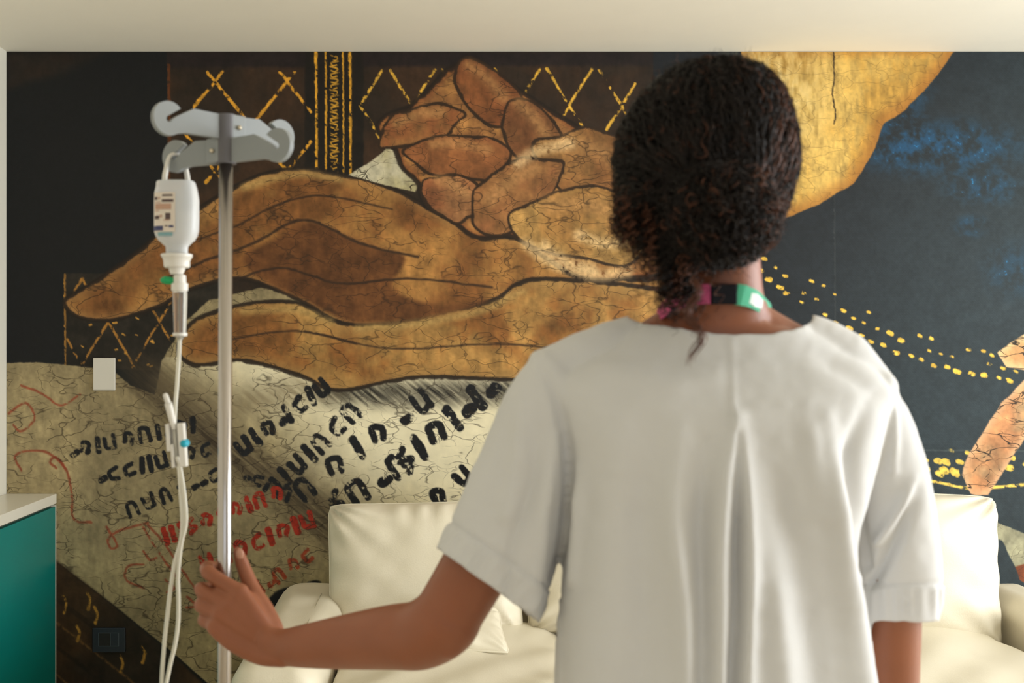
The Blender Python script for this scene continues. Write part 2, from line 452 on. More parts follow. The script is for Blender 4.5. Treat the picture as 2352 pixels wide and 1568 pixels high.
stroke([(2070, 1032), (2352, 1036)], 3, (84, 92, 90), a=0.5)

# golden field, upper right
gold = [(1696, 100), (2205, 100), (2180, 135), (2130, 200), (2080, 250), (2030, 285), (2000, 360), (1960, 420), (1880, 470), (1790, 505), (1760, 530), (1700, 480), (1760, 300), (1720, 180)]
fill(gold, (202, 166, 88), (176, 136, 62), soft=2, amt=0.14, crk=0.35, rim=(150, 92, 34), rimw=42, smooth=False, grain='nv')
s2 = win(1650, 1990, 100, 420); d = np.sqrt(((GX[s2]-1780)/150)**2+((GY[s2]-200)/190)**2)
blend(s2, (1-sst(0.2, 1.2, d))*0.55*sst(-0.7, 0.6, nv[s2]), col((222, 206, 156)))
stroke([(1914, 119), (1915, 180), (1911, 215), (1918, 260), (1915, 285)], 3.2, (40, 30, 18), a=0.9)

# parchment field
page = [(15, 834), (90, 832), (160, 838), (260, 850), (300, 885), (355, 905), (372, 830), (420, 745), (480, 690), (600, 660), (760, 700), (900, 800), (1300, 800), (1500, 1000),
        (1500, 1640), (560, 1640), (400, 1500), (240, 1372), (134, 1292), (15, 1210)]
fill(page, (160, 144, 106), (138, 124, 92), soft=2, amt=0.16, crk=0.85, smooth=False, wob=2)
s2 = win(15, 1500, 820, 1640)
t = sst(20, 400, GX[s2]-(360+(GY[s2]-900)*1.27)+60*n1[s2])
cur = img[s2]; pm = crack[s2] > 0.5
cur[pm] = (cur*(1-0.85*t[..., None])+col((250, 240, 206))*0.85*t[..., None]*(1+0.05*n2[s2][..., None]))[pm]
# dark lower corner bands
fill([(15, 1200), (134, 1290), (240, 1372), (400, 1505), (540, 1640), (15, 1640)], (64, 46, 28), (40, 33, 24), smooth=False, soft=6, amt=0.3, crk=0.5)
for k, off in enumerate((40, 95, 150, 215)):
    stroke([(100, 1310+off), (200, 1388+off), (330, 1490+off), (420, 1560+off)], (10, 5, 9, 5)[k], ((38, 30, 22), (120, 86, 46), (34, 28, 20), (112, 80, 42))[k], brk=0.1, a=0.7, soft=3)
for (x, y) in ((205, 1378), (222, 1410), (150, 1385), (280, 1520), (330, 1500), (180, 1450)):
    stroke([(x-4, y-16), (x+3, y), (x-2, y+22)], 6, (160, 118, 48), brk=0.25)
# soft diagonal valley between two sheets
def shade_band(pts, w, c, a):
    p = catmull(pts, 10); pad = w*1.6
    sl = win(p[:, 0].min()-pad, p[:, 0].max()+pad, p[:, 1].min()-pad, p[:, 1].max()+pad)
    d = sdist(p, GX[sl], GY[sl], closed=False)
    ang = GX[sl]*0.64-GY[sl]*0.77; st = vnoise(ang*4, (GX[sl]+GY[sl])*0.25, 22, 9, 3)
    blend(sl, (1-sst(0, w, d))*a*(0.75+0.5*st), col(c))
shade_band([(330, 860), (420, 950), (520, 1030), (640, 1115), (770, 1215)], 84, (62, 52, 38), 0.95)
shade_band([(760, 900), (900, 905), (1050, 900), (1240, 900)], 52, (36, 34, 30), 0.95)
shade_band([(380, 880), (520, 930), (640, 900), (760, 890)], 60, (116, 102, 76), 0.6)

# ochre sweeps (broad, plain folds)
OUT = (34, 26, 20)
fill([(150, 690), (215, 650), (300, 590), (400, 515), (500, 452), (590, 405), (680, 388), (780, 400), (900, 432), (1040, 505), (1220, 560), (1420, 640), (1640, 640),
      (1640, 800), (1300, 780), (1000, 745), (800, 745), (690, 690), (560, 640), (450, 660), (360, 705), (260, 735), (180, 728)],
     (170, 122, 66), (116, 76, 40), amt=0.30, crk=0.8, rim=(158, 118, 70), rimw=30, outline=OUT, ow=5)
fill([(410, 800), (450, 735), (560, 700), (680, 695), (800, 745), (960, 730), (1130, 690), (1250, 640), (1640, 700), (1640, 880), (1180, 872), (960, 866), (780, 896), (690, 862), (560, 828), (450, 838)],
     (174, 132, 74), (124, 82, 42), amt=0.30, crk=0.8, rim=(164, 128, 76), rimw=34, outline=OUT, ow=5)
# darker hollow between sweeps and inner folds
fill([(560, 590), (640, 545), (720, 510), (830, 560), (930, 590), (900, 660), (1000, 700), (1120, 690), (1000, 728), (820, 742), (700, 690), (600, 640)],
     (92, 58, 32), (104, 66, 36), amt=0.18, crk=0.7, soft=8)
for pts, wd in (([(380, 640), (470, 600), (580, 560), (700, 505), (830, 560), (960, 590)], 6), ([(500, 660), (640, 615), (780, 650), (950, 640), (1130, 660)], 5),
                ([(420, 560), (540, 520), (640, 470), (740, 450), (900, 480)], 4), ([(700, 760), (900, 800), (1120, 790), (1300, 800)], 4),
                ([(520, 780), (680, 760), (820, 790)], 4)):
    stroke(pts, wd, (44, 32, 24), brk=0.0, soft=2.5, a=0.8)
for pts in ([(560, 430), (640, 408), (700, 400), (780, 412)], [(820, 755), (960, 742), (1100, 715), (1200, 670)], [(560, 715), (680, 712), (760, 735)]):
    stroke(pts, 16, (176, 148, 90), soft=9, a=0.55)
# pale triangle of parchment
fill([(800, 402), (850, 372), (890, 342), (925, 350), (950, 385), (968, 410), (955, 442), (880, 424)], (196, 188, 160), (168, 158, 120), smooth=False, crk=1.4, amt=0.1)
# rounded strata mass, upper centre
mass = [(868, 300), (885, 268), (940, 245), (985, 205), (1030, 158), (1085, 147), (1150, 180), (1215, 222), (1290, 270), (1390, 322), (1520, 350), (1540, 600), (1430, 640), (1330, 636), (1250, 590), (1180, 545),
        (1095, 545), (1030, 500), (975, 470), (960, 420), (925, 385), (905, 340)]
fill(mass, (136, 92, 54), (166, 118, 66), amt=0.24, crk=0.8, rim=(120, 64, 34), rimw=20, outline=OUT, ow=6)
s2 = win(1150, 1560, 330, 660)
d = np.sqrt(((GX[s2]-1350)/170)**2+((GY[s2]-530)/110)**2); blend(s2, (1-sst(0.3, 1.15, d))*0.75*sst(-0.9, 0.5, n2[s2]), col((186, 152, 88)))
def lobe(x, y, a, b_, ang, c, c2, rimc=(186, 140, 88)):      # smooth overlapping pebble forms
    q = []
    for t in np.linspace(0, 2*PI, 12, endpoint=False):
        m = rr.uniform(0.86, 1.16); q.append((x+m*(a*math.cos(t)*math.cos(ang)-b_*math.sin(t)*math.sin(ang)), y+m*(a*math.cos(t)*math.sin(ang)+b_*math.sin(t)*math.cos(ang))))
    fill(q, c, c2, amt=0.34, crk=0.8, soft=2.5, outline=(44, 32, 22), ow=3.4, wob=5)
    stroke([(x-a*0.55*math.cos(ang), y-a*0.55*math.sin(ang)-b_*0.45), (x, y-b_*0.6), (x+a*0.5*math.cos(ang), y+a*0.5*math.sin(ang)-b_*0.45)], b_*0.45, rimc, soft=b_*0.22, a=0.5)
for a_ in ((1120, 215, 105, 60, 0.75, (134, 84, 48), (112, 66, 38)), (965, 290, 100, 46, -0.25, (150, 104, 60), (118, 72, 42)), (1060, 360, 120, 50, 0.1, (136, 86, 50), (112, 68, 42)),
           (1230, 310, 110, 58, 0.9, (126, 84, 50), (104, 66, 40)), (1040, 452, 66, 50, 0.5, (158, 110, 70), (128, 80, 50)), (1380, 400, 150, 86, 0.45, (150, 108, 62), (124, 84, 48)),
           (1180, 450, 120, 66, -0.6, (150, 104, 62), (120, 78, 48)), (1350, 520, 170, 84, 0.15, (176, 136, 78), (146, 106, 58))):
    lobe(*a_)
for pts in ([(1190, 375), (1240, 345), (1310, 330)], [(1210, 560), (1270, 605), (1370, 632), (1440, 625)], [(1250, 565), (1300, 600), (1360, 618)], [(1330, 540), (1400, 560), (1470, 540)]):
    stroke(pts, 26, (220, 188, 138), soft=11, a=0.65, brk=0.05)

# rough tan shards, far right
fill([(2290, 810), (2320, 785), (2380, 750), (2440, 740), (2440, 860), (2352, 850), (2310, 842)], (206, 164, 108), (178, 118, 74), smooth=False, amt=0.25, crk=1.3, rim=(226, 190, 140))
fill([(2208, 1090), (2220, 1050), (2262, 985), (2300, 925), (2352, 872), (2420, 860), (2420, 960), (2352, 1010), (2310, 1070), (2270, 1138), (2230, 1135)],
     (206, 168, 120), (176, 122, 80), smooth=False, amt=0.35, crk=1.3, rim=(214, 170, 128))
fill([(2090, 1140), (2120, 1120), (2170, 1150), (2440, 1260), (2440, 1420), (2330, 1300), (2300, 1240), (2100, 1160)], (150, 146, 118), smooth=False, crk=0.6)
fill([(2330, 1300), (2440, 1270), (2440, 1400), (2340, 1330)], (120, 62, 34), smooth=False, crk=0.6)

# brush marks on the parchment: loose strokes, no letters
def marks(a, b, size, c, wd, seed, brk=0.16, gap=1.15):
    q = random.Random(seed); a = np.array(a, float); b = np.array(b, float); L = np.linalg.norm(b-a); u = (b-a)/L; v = np.array((-u[1], u[0]))
    if v[1] > 0: v = -v
    t = 0.0
    while t < L-size*0.4:
        k = q.choice('iiuoncsd'); o = a+u*t; e = lambda x, y: tuple(o+u*x*size+v*y*size+np.array((q.uniform(-1, 1), q.uniform(-1, 1)))*size*0.05)
        if k == 'i': stroke([e(0, 0), e(0.1, 0.9)], wd*1.25, c, brk=brk); adv = 0.45
        elif k == 'u': stroke([e(0, 0.8), e(0.1, 0.1), e(0.5, 0.1)], wd, c, brk=brk); stroke([e(0.6, 0.9), e(0.6, 0.05)], wd, c, brk=brk); adv = 1.0
        elif k == 'o': stroke([e(0.1, 0.3), e(0.3, 0.85), e(0.7, 0.6), e(0.5, 0.1)], wd, c, brk=brk); adv = 1.0
        elif k == 'n': stroke([e(0, 0), e(0.05, 0.8), e(0.5, 0.8), e(0.6, 0)], wd, c, brk=brk); adv = 1.0
        elif k == 'c': stroke([e(0.6, 0.8), e(0.1, 0.6), e(0.15, 0.1), e(0.6, 0.1)], wd, c, brk=brk); adv = 0.95
        elif k == 's': stroke([e(0.5, 0.9), e(0.1, 0.6), e(0.5, 0.3), e(0.1, 0)], wd, c, brk=brk); adv = 0.8
        else: stroke([e(0.1, 0.2), e(0.35, 0.25)], wd*1.5, c, brk=brk); adv = 0.55
        t += adv*size*gap*1.05
K = (24, 25, 28); R = (150, 44, 28)
marks((165, 1050), (470, 985), 34, K, 10, 11); marks((232, 1110), (500, 1040), 34, K, 10, 12); marks((300, 1185), (500, 1105), 34, K, 9, 13)
marks((560, 1045), (770, 890), 38, K, 13, 21); marks((650, 1125), (830, 950), 42, K, 13, 22); marks((700, 1150), (1010, 920), 50, K, 14, 23, gap=1.6)
marks((770, 1185), (950, 1075), 52, K, 16, 24, gap=1.3); marks((935, 1085), (1150, 900), 56, K, 17, 25, gap=1.2); marks((1005, 1165), (1130, 1060), 40, K, 14, 26, gap=1.8)
marks((560, 1100), (660, 1150), 30, K, 10, 27)
marks((385, 1245), (660, 1140), 34, R, 11, 31, 0.1); marks((470, 1310), (740, 1200), 36, R, 11, 32, 0.1); marks((590, 1370), (740, 1270), 32, (150, 66, 40), 9, 33, 0.2)
for pts in ([(20, 950), (60, 925), (80, 960), (50, 990), (30, 975)], [(50, 1080), (35, 1050), (60, 1035), (110, 1040), (150, 1075), (165, 1130), (170, 1190), (210, 1200)],
            [(130, 1075), (115, 1060), (130, 1050), (150, 1075)], [(245, 1210), (270, 1250), (255, 1258), (250, 1235), (285, 1215), (340, 1200)],
            [(340, 1205), (380, 1250), (420, 1310), (470, 1380)], [(330, 1210), (360, 1260), (410, 1330)], [(330, 1350), (290, 1330), (295, 1300), (330, 1295)],
            [(50, 885), (100, 905), (140, 930), (185, 905)], [(330, 1265), (345, 1285), (360, 1280)], [(380, 1330), (400, 1350), (385, 1360)], [(430, 1370), (450, 1390), (430, 1395)]):
    stroke(pts, 5, (138, 58, 38), brk=0.1, a=0.75, soft=2)
fill([(612, 1400), (622, 1372), (650, 1352), (690, 1345), (720, 1332), (738, 1340), (700, 1372), (660, 1400), (630, 1440)], (22, 22, 24), soft=3)

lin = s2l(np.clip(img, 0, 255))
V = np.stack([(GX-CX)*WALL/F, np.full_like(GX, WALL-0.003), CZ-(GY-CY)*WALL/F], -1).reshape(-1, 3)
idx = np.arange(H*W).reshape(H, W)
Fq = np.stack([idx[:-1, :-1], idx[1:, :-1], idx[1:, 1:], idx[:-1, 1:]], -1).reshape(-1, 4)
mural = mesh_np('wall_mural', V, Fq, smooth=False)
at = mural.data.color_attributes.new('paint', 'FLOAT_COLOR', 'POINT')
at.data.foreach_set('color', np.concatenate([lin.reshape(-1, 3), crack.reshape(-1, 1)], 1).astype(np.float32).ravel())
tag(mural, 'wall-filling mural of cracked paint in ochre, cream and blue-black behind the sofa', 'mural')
mm = bpy.data.materials.new('mural_print'); mm.use_nodes = True; nt = mm.node_tree; b = nt.nodes['Principled BSDF']
L = nt.links.new; N = nt.nodes.new
ac = N('ShaderNodeAttribute'); ac.attribute_name = 'paint'
tc = N('ShaderNodeTexCoord'); mp = N('ShaderNodeMapping'); mp.inputs['Scale'].default_value = (0.62, 1, 1.25); mp.inputs['Rotation'].default_value = (0, -0.12, 0); L(tc.outputs['Object'], mp.inputs[0])
nz = N('ShaderNodeTexNoise'); nz.inputs['Scale'].default_value = 9; nz.inputs['Detail'].default_value = 3; L(mp.outputs[0], nz.inputs['Vector'])
mx = N('ShaderNodeMix'); mx.data_type = 'VECTOR'; mx.inputs['Factor'].default_value = 0.11
L(mp.outputs[0], mx.inputs[4]); L(nz.outputs['Color'], mx.inputs[5])
def crk(scale, width, thr, seed):
    vo = N('ShaderNodeTexVoronoi'); vo.feature = 'DISTANCE_TO_EDGE'; vo.inputs['Scale'].default_value = scale; L(mx.outputs[1], vo.inputs['Vector'])
    lt = N('ShaderNodeMapRange'); lt.inputs['From Min'].default_value = width; lt.inputs['From Max'].default_value = 0; L(vo.outputs[0], lt.inputs['Value'])
    n = N('ShaderNodeTexNoise'); n.inputs['Scale'].default_value = 7+seed; n.inputs['Detail'].default_value = 2; L(tc.outputs['Object'], n.inputs['Vector'])
    g = N('ShaderNodeMapRange'); g.inputs['From Min'].default_value = thr-0.04; g.inputs['From Max'].default_value = thr+0.06; L(n.outputs['Fac'], g.inputs['Value'])
    m = N('ShaderNodeMath'); m.operation = 'MULTIPLY'; L(lt.outputs[0], m.inputs[0]); L(g.outputs[0], m.inputs[1]); return m
c1 = crk(13, 0.030, 0.44, 0); c2 = crk(26, 0.032, 0.52, 3)
ma = N('ShaderNodeMath'); ma.operation = 'MAXIMUM'; L(c1.outputs[0], ma.inputs[0]); L(c2.outputs[0], ma.inputs[1])
mk = N('ShaderNodeMath'); mk.operation = 'MULTIPLY'; L(ma.outputs[0], mk.inputs[0]); L(ac.outputs['Alpha'], mk.inputs[1])
m3 = N('ShaderNodeMath'); m3.operation = 'MULTIPLY'; m3.use_clamp = True; m3.inputs[1].default_value = 0.9; L(mk.outputs[0], m3.inputs[0])
mc = N('ShaderNodeMix'); mc.data_type = 'RGBA'; L(m3.outputs[0], mc.inputs[0]); L(ac.outputs['Color'], mc.inputs[6]); mc.inputs[7].default_value = rgb(44, 34, 24)
L(mc.outputs[2], b.inputs['Base Color']); b.inputs['Roughness'].default_value = 0.6; b.inputs['Specular IOR Level'].default_value = 0.22
wn = N('ShaderNodeTexNoise'); wn.inputs['Scale'].default_value = 420; L(tc.outputs['Object'], wn.inputs['Vector'])
bp = N('ShaderNodeBump'); bp.inputs['Strength'].default_value = 0.25; bp.inputs['Distance'].default_value = 0.001; L(wn.outputs['Fac'], bp.inputs['Height']); L(bp.outputs[0], b.inputs['Normal'])
mural.data.materials.append(mm)

# ------------------------------------------------------------------ wall plates
def WX(px): return (px-CX)*WALL/F
def WZ(py): return CZ-(py-CY)*WALL/F
yb = WALL-0.0035
e = empty('switch_plate', (WX(241), yb, WZ(859))); tag(e, 'blank off-white switch plate on the mural, upper left of the infusion tubing', 'wall plate')
box('cover', -0.041, 0.041, -0.009, 0, -0.0605, 0.0605, M['plate'], e, bev=0.003)
box('rocker', -0.0395, 0.0395, -0.0105, -0.0085, -0.056, 0.056, M['plate'], e, bev=0.001)
e = empty('wall_outlet', (WX(252), yb, WZ(1468))); tag(e, 'dark navy electrical outlet plate low on the mural beside the teal cabinet', 'wall outlet')
box('cover', -0.061, 0.061, -0.010, 0, -0.045, 0.045, M['outlet'], e, bev=0.003)
bm = bmesh.new()
for (a, b_, c, d) in ((-0.038, 0.038, 0.0265, 0.028), (-0.038, 0.038, -0.022, -0.0205), (-0.038, -0.0365, -0.022, 0.028), (0.0365, 0.038, -0.022, 0.028), (0.006, 0.007, -0.0205, 0.0265)):
    box_bm(bm, a, b_, -0.0115, -0.0095, c, d)
from_bm('socket_frame', bm, M['outlet_line'], e, smooth=False)
box('socket', -0.036, 0.005, -0.0112, -0.0098, -0.020, 0.026, M['black_rubber'], e)

# ------------------------------------------------------------------ cabinet left
X1 = -1.40
e = empty('side_cabinet', ((LX+X1)/2, 3.2, 0)); tag(e, 'low teal cabinet with a white worktop against the left wall', 'cabinet')
o3 = e.location
def cb(name, x0, x1, y0, y1, z0, z1, m, bev=0.0, parent=e):
    return box(name, x0-o3.x, x1-o3.x, y0-o3.y, y1-o3.y, z0-o3.z, z1-o3.z, m, parent, bev)
ZT = CZ-(1133-CY)*WALL/F
YE = WALL-0.005
cb('carcass', LX+0.004, X1-0.021, 2.2, YE-0.001, 0.0, ZT-0.046, M['carcass'])
cb('worktop', LX+0.003, X1, 2.18, YE, ZT-0.036, ZT, M['white_slab'], 0.002)
cb('end_panel', X1-0.020, X1-0.001, YE-0.010, YE-0.001, 0.0, ZT-0.040, M['white_slab'])
for y0, y1 in ((3.2, YE-0.012), (2.205, 3.196)):
    cb('door', X1-0.020, X1-0.001, y0, y1, 0.08, ZT-0.046, M['teal'], 0.0015)

# ------------------------------------------------------------------ sofa
def cushion(name, w, h, t, m, parent=None, puff=0.5, wr=0.006, seed=0, nu=56, nv_=46, pinch=0.05, box_e=7.0, crease=None):
    """soft cushion in local x (width) / z (height), y thickness, centre at origin; two sewn faces"""
    u = np.linspace(-1, 1, nu); v = np.linspace(-1, 1, nv_); U, Vv = np.meshgrid(u, v)
    U = np.sin(U*PI/2*0.98)/math.sin(PI/2*0.98); Vv = np.sin(Vv*PI/2*0.98)/math.sin(PI/2*0.98)
    prof = (1-np.abs(U)**box_e)**puff*(1-np.abs(Vv)**box_e)**puff
    dome = 0.72+0.28*(1-U**2)*(1-Vv**2)
    edge_in = 1-pinch*(1-Vv**2)*0.6; edge_in2 = 1-pinch*(1-U**2)*0.6
    cr_ = 1-0.035*np.abs(U*Vv)**10; X = U*w/2*edge_in*cr_; Z = Vv*h/2*edge_in2*cr_
    out = []
    for s in (-1, 1):
        wrk = wr*0.55*(vnoise(U*2.6+seed*3+s, Vv*2.2+seed, 1.0, seed+5, 2))
        ang = np.arctan2(np.abs(Vv)-1.05, np.abs(U)-1.05); rad = np.hypot(np.abs(Vv)-1, np.abs(U)-1)
        wrk += wr*1.2*np.sin(ang*16+seed)*np.exp(-rad*3.2)
        eg = np.exp(-((1-np.abs(Vv))/0.22)**2)*np.sin(U*19+seed+2.2*np.sin(U*5))*0.6+np.exp(-((1-np.abs(U))/0.2)**2)*np.sin(Vv*15+seed*2)*0.5
        wrk += wr*eg
        if crease is not None: wrk += crease(U, Vv)
        Yv = s*(t/2*prof*dome+wrk*np.minimum(1, prof*1.6))
        out.append(np.stack([X, Yv, Z], -1).reshape(-1, 3))
    n = nu*nv_; V = np.vstack(out); Fs = []
    for j in range(nv_-1):
        for i in range(nu-1):
            a = j*nu+i; Fs.append((a, a+1, a+nu+1, a+nu)); Fs.append((n+a, n+a+nu, n+a+nu+1, n+a+1))
    o = mesh_np(name, V, Fs, m, parent)
    bm = bmesh.new(); bm.from_mesh(o.data); bmesh.ops.remove_doubles(bm, verts=bm.verts, dist=0.0004)
    bmesh.ops.recalc_face_normals(bm, faces=bm.faces); bm.to_mesh(o.data); bm.free()
    o.data.polygons.foreach_set('use_smooth', np.ones(len(o.data.polygons), bool))
    # piping along the seam
    ring = [(-1, -1), (1, -1), (1, 1), (-1, 1)]; pts = []
    for k in range(4):
        a = np.array(ring[k], float); b2 = np.array(ring[(k+1) % 4], float)
        for tt in np.linspace(0, 1, 16, endpoint=False):
            q = a+(b2-a)*tt
            cq = 1-0.035*abs(q[0]*q[1])**10; pts.append((cq*q[0]*w/2*(1-pinch*(1-q[1]**2)*0.6), 0, cq*q[1]*h/2*(1-pinch*(1-q[0]**2)*0.6)))
    pts.append(pts[0])
    tube('piping', pts, 0.0032, m, o, sides=6, n=1, ends=False)
    return o

SX0, SX1 = -0.53, 2.04
sofa = empty('sofa', ((SX0+SX1)/2, 3.5, 0)); tag(sofa, 'cream leather three-seat sofa against the mural wall', 'sofa')
so = sofa.location
def sloc(o, x, y, z, rx=0, ry=0, rz=0):
    o.location = (x-so.x, y-so.y, z-so.z); o.rotation_euler = (rx, ry, rz); return o
def soft_block(name, x0, x1, y0, y1, z0, z1, r, m, parent, seed=0, amp=0.004, e4=5.0):
    bm = bmesh.new(); box_bm(bm, x0, x1, y0, y1, z0, z1)
    bmesh.ops.subdivide_edges(bm, edges=bm.edges, cuts=30, use_grid_fill=True)
    cx, cy, cz = (x0+x1)/2, (y0+y1)/2, (z0+z1)/2; hx, hy, hz = (x1-x0)/2, (y1-y0)/2, (z1-z0)/2
    for v in bm.verts:
        d = Vector((v.co.x-cx, v.co.y-cy, v.co.z-cz))
        q = Vector((max(-(hx-r), min(hx-r, d.x)), max(-(hy-r), min(hy-r, d.y)), max(-(hz-r), min(hz-r, d.z))))
        n_ = d-q
        if n_.length > 1e-6: d = q+n_.normalized()*r
        nn = mnoise.noise(Vector((v.co.x*5+seed, v.co.y*5, v.co.z*5)))+0.6*mnoise.noise(Vector((v.co.x*14+seed, v.co.y*9, v.co.z*14)))
        d += (n_.normalized() if n_.length > 1e-6 else Vector((0, 0, 1)))*amp*nn
        v.co = Vector((cx, cy, cz))+d-Vector((so.x, so.y, so.z) if parent is sofa else (0, 0, 0))
    return from_bm(name, bm, m, parent)
soft_block('base', SX0+0.02, SX1-0.02, 2.92, 4.10, 0.07, 0.30, 0.03, M['leather'], sofa, 1)
soft_block('back_rest', SX0+0.22, SX1-0.16, 3.88, 4.13, 0.28, 0.60, 0.07, M['leather'], sofa, 2)
for (a, b_, sd) in ((SX0, SX0+0.235, 3), (SX1-0.20, SX1, 4)):
    arm = soft_block('arm_rest', a, b_, 2.86, 3.93, 0.10, 0.548, 0.075, M['leather'], sofa, sd, amp=0.006)
    xm = (a+b_)/2
    tube('seam', [(xm+0.04-so.x, 2.90-so.y, 0.3), (xm+0.04-so.x, 2.93-so.y, 0.528), (xm+0.04-so.x, 3.1-so.y, 0.5487), (xm+0.04-so.x, 3.7-so.y, 0.5487)], 0.0014, M['seam'], arm, sides=5, n=4)
for fx in (SX0+0.10, SX1-0.10):
    for fy in (2.98, 4.02):
        o = lathe('foot', [(0, 0), (0.022, 0), (0.028, 0.075), (0, 0.075)], (fx-so.x, fy-so.y, 0), M['dark_foot'], sofa, seg=16)
def folds(U, V_): return 0.007*np.sin(6*U+3*V_+1.0)*np.exp(-(V_+0.2)**2*2)+0.006*np.sin(15*(U*0.6+V_*0.7))*np.exp(-((V_-0.5)**2)*3)
for k, (a, b_) in enumerate(((-0.29, 0.40), (0.405, 1.09), (1.095, 1.785))):
    o = cushion('seat_cushion', b_-a, 0.92, 0.19, M['leather'], sofa, puff=0.32, wr=0.006, seed=10+k, pinch=0.02, box_e=10, crease=folds)
    sloc(o, (a+b_)/2, 3.33, 0.385, rx=PI/2)
bc = cushion('back_cushion', 0.63, 0.47, 0.20, M['leather'], sofa, puff=0.5, wr=0.017, seed=21, pinch=0.03)
sloc(bc, -0.035, 3.70, 0.612, rx=math.radians(-12), ry=math.radians(-1.5))
bc = cushion('back_cushion', 0.72, 0.44, 0.20, M['leather'], sofa, puff=0.5, wr=0.011, seed=22, pinch=0.03)
sloc(bc, 0.66, 3.72, 0.640, rx=math.radians(-12))
bc = cushion('back_cushion', 0.75, 0.51, 0.22, M['leather'], sofa, puff=0.5, wr=0.016, seed=23, pinch=0.03)
sloc(bc, 1.455, 3.68, 0.632, rx=math.radians(-10), ry=math.radians(3))
tp = cushion('throw_pillow', 0.33, 0.24, 0.09, M['leather'], None, puff=0.6, wr=0.006, seed=31, pinch=0.08)
tp.location = (0.042, 3.36, 0.518); tp.rotation_euler = (math.radians(-74), math.radians(4), math.radians(5))
tag(tp, 'small cream leather pillow lying on the sofa seat below the left back cushion', 'pillow')

# ------------------------------------------------------------------ IV stand
PY = 1.63
pole_x = (516-CX)*PY/F
iv = empty('iv_stand', (pole_x, PY, 0)); tag(iv, 'steel infusion stand with grey crossed hook arms, gripped by the hand', 'iv stand')
def zz(py, Y=PY): return CZ-(py-CY)*Y/F
lean = 4*PY/F/(zz(300)-zz(1568))
tube('pole', [(0-lean*0.8, 0, 0.42), (lean*0.6, 0, zz(372))], 0.0098, M['steel'], iv, sides=28, n=1, ends=False)
tube('outer_pole', [(-lean*1.0, 0, 0.10), (-lean*0.8, 0, 0.86-0.06)], 0.0128, M['steel'], iv, sides=28, n=1, ends=False)
lathe('height_collar', [(0, 0), (0.018, 0), (0.018, 0.05), (0.0125, 0.058), (0, 0.058)], (-lean*0.8, 0, 0.77), M['dark_plastic'], iv, seg=24)
lathe('hub', [(0, 0), (0.036, 0), (0.036, 0.03), (0.018, 0.06), (0, 0.06)], (-lean, 0, 0.075), M['dark_plastic'], iv, seg=24)
for k in range(5):
    a = 2*PI*k/5+0.3; ex, ey = 0.27*math.cos(a)-lean, 0.27*math.sin(a)
    lg = tube('leg', [(0.03*math.cos(a)-lean, 0.03*math.sin(a), 0.095), (0.15*math.cos(a)-lean, 0.15*math.sin(a), 0.092), (ex, ey, 0.078)], 0.011, M['grey_plastic'], iv, sides=12, n=3)
    wb = Geo(); dx, dy = -math.sin(a)*0.012, math.cos(a)*0.012
    for sgn in (-1, 1):
        wb.tube([(ex+sgn*dx*0.5, ey+sgn*dy*0.5, 0.026), (ex+sgn*dx*1.5, ey+sgn*dy*1.5, 0.026)], 0.026, sides=20, n=1, ends=False)
    wb.tube([(ex, ey, 0.03), (ex, ey, 0.075)], 0.006, sides=8, n=1)
    wb.build('caster', M['black_rubber'], iv, smooth=False)

# hook bars: profile in bar plane (u along, v up), metres
k1 = 1/1600.0; LH = 0.094; ku = LH/138; AA = math.radians(43); AB = math.radians(-29.5)
def hook_half():
    """outline from hub top outward and back to hub bottom, right half (u>0)"""
    c = np.array((138*ku, 0.0)); r = 0.0237
    pts = [(0.0, 27*k1), (60*ku, 29*k1), (80*ku, 30*k1)]           # top edge to the peak
    tipdir = math.radians(128)
    pts += [(118*ku, 8*k1), (131*ku, -2*k1)]                        # lower edge of slot
    for a in np.linspace(-130, 60, 7): pts.append((c[0]+0.000+math.cos(math.radians(a))*0.0045, -0.001+math.sin(math.radians(a))*0.0045))
    pts += [(112*ku, 25*k1)]                                        # slot upper edge to the tip
    for a in np.linspace(128, -125, 30): pts.append((c[0]+r*math.cos(math.radians(a)), r*math.sin(math.radians(a))))
    pts += [(98*ku, -27*k1), (0.0, -28*k1)]
    return pts
def hook_bar(name, parent, z, ang, thick=0.009):
    hh = hook_half(); left = [(-u, v) for u, v in hh][::-1]
    poly = hh+left[1:-1] if abs(left[0][0]) < 1e-9 else hh+left
    d = np.array((math.cos(ang), math.sin(ang))); nn = np.array((-d[1], d[0]))
    bm = bmesh.new(); fr = [bm.verts.new((u*d[0]+nn[0]*thick/2, u*d[1]+nn[1]*thick/2, z+v)) for u, v in poly]
    f = bm.faces.new(fr); ext = bmesh.ops.extrude_face_region(bm, geom=[f])
    bmesh.ops.translate(bm, verts=[v for v in ext['geom'] if isinstance(v, bmesh.types.BMVert)], vec=(-nn[0]*thick, -nn[1]*thick, 0))
    bmesh.ops.recalc_face_normals(bm, faces=bm.faces)
    bmesh.ops.triangulate(bm, faces=[f for f in bm.faces if len(f.verts) > 4])
    return from_bm(name, bm, M['grey_plastic'], parent, smooth=False)
hx = lean*0.6
head = empty('hook_head', (hx, 0, 0)); head.parent = iv
ZA, ZB = zz(293), zz(347)
hook_bar('hook_arm', iv, ZA, AA).location = (hx, 0, 0)
hook_bar('hook_arm', iv, ZB, AB).location = (hx, 0, 0)
bpy.data.objects.remove(head)
lathe('bracket', [(0, 0), (0.0148, 0), (0.0148, ZA-ZB+0.0365), (0, ZA-ZB+0.0365)], (hx, 0, ZB-0.0185), M['dark_plastic'], iv, seg=32)
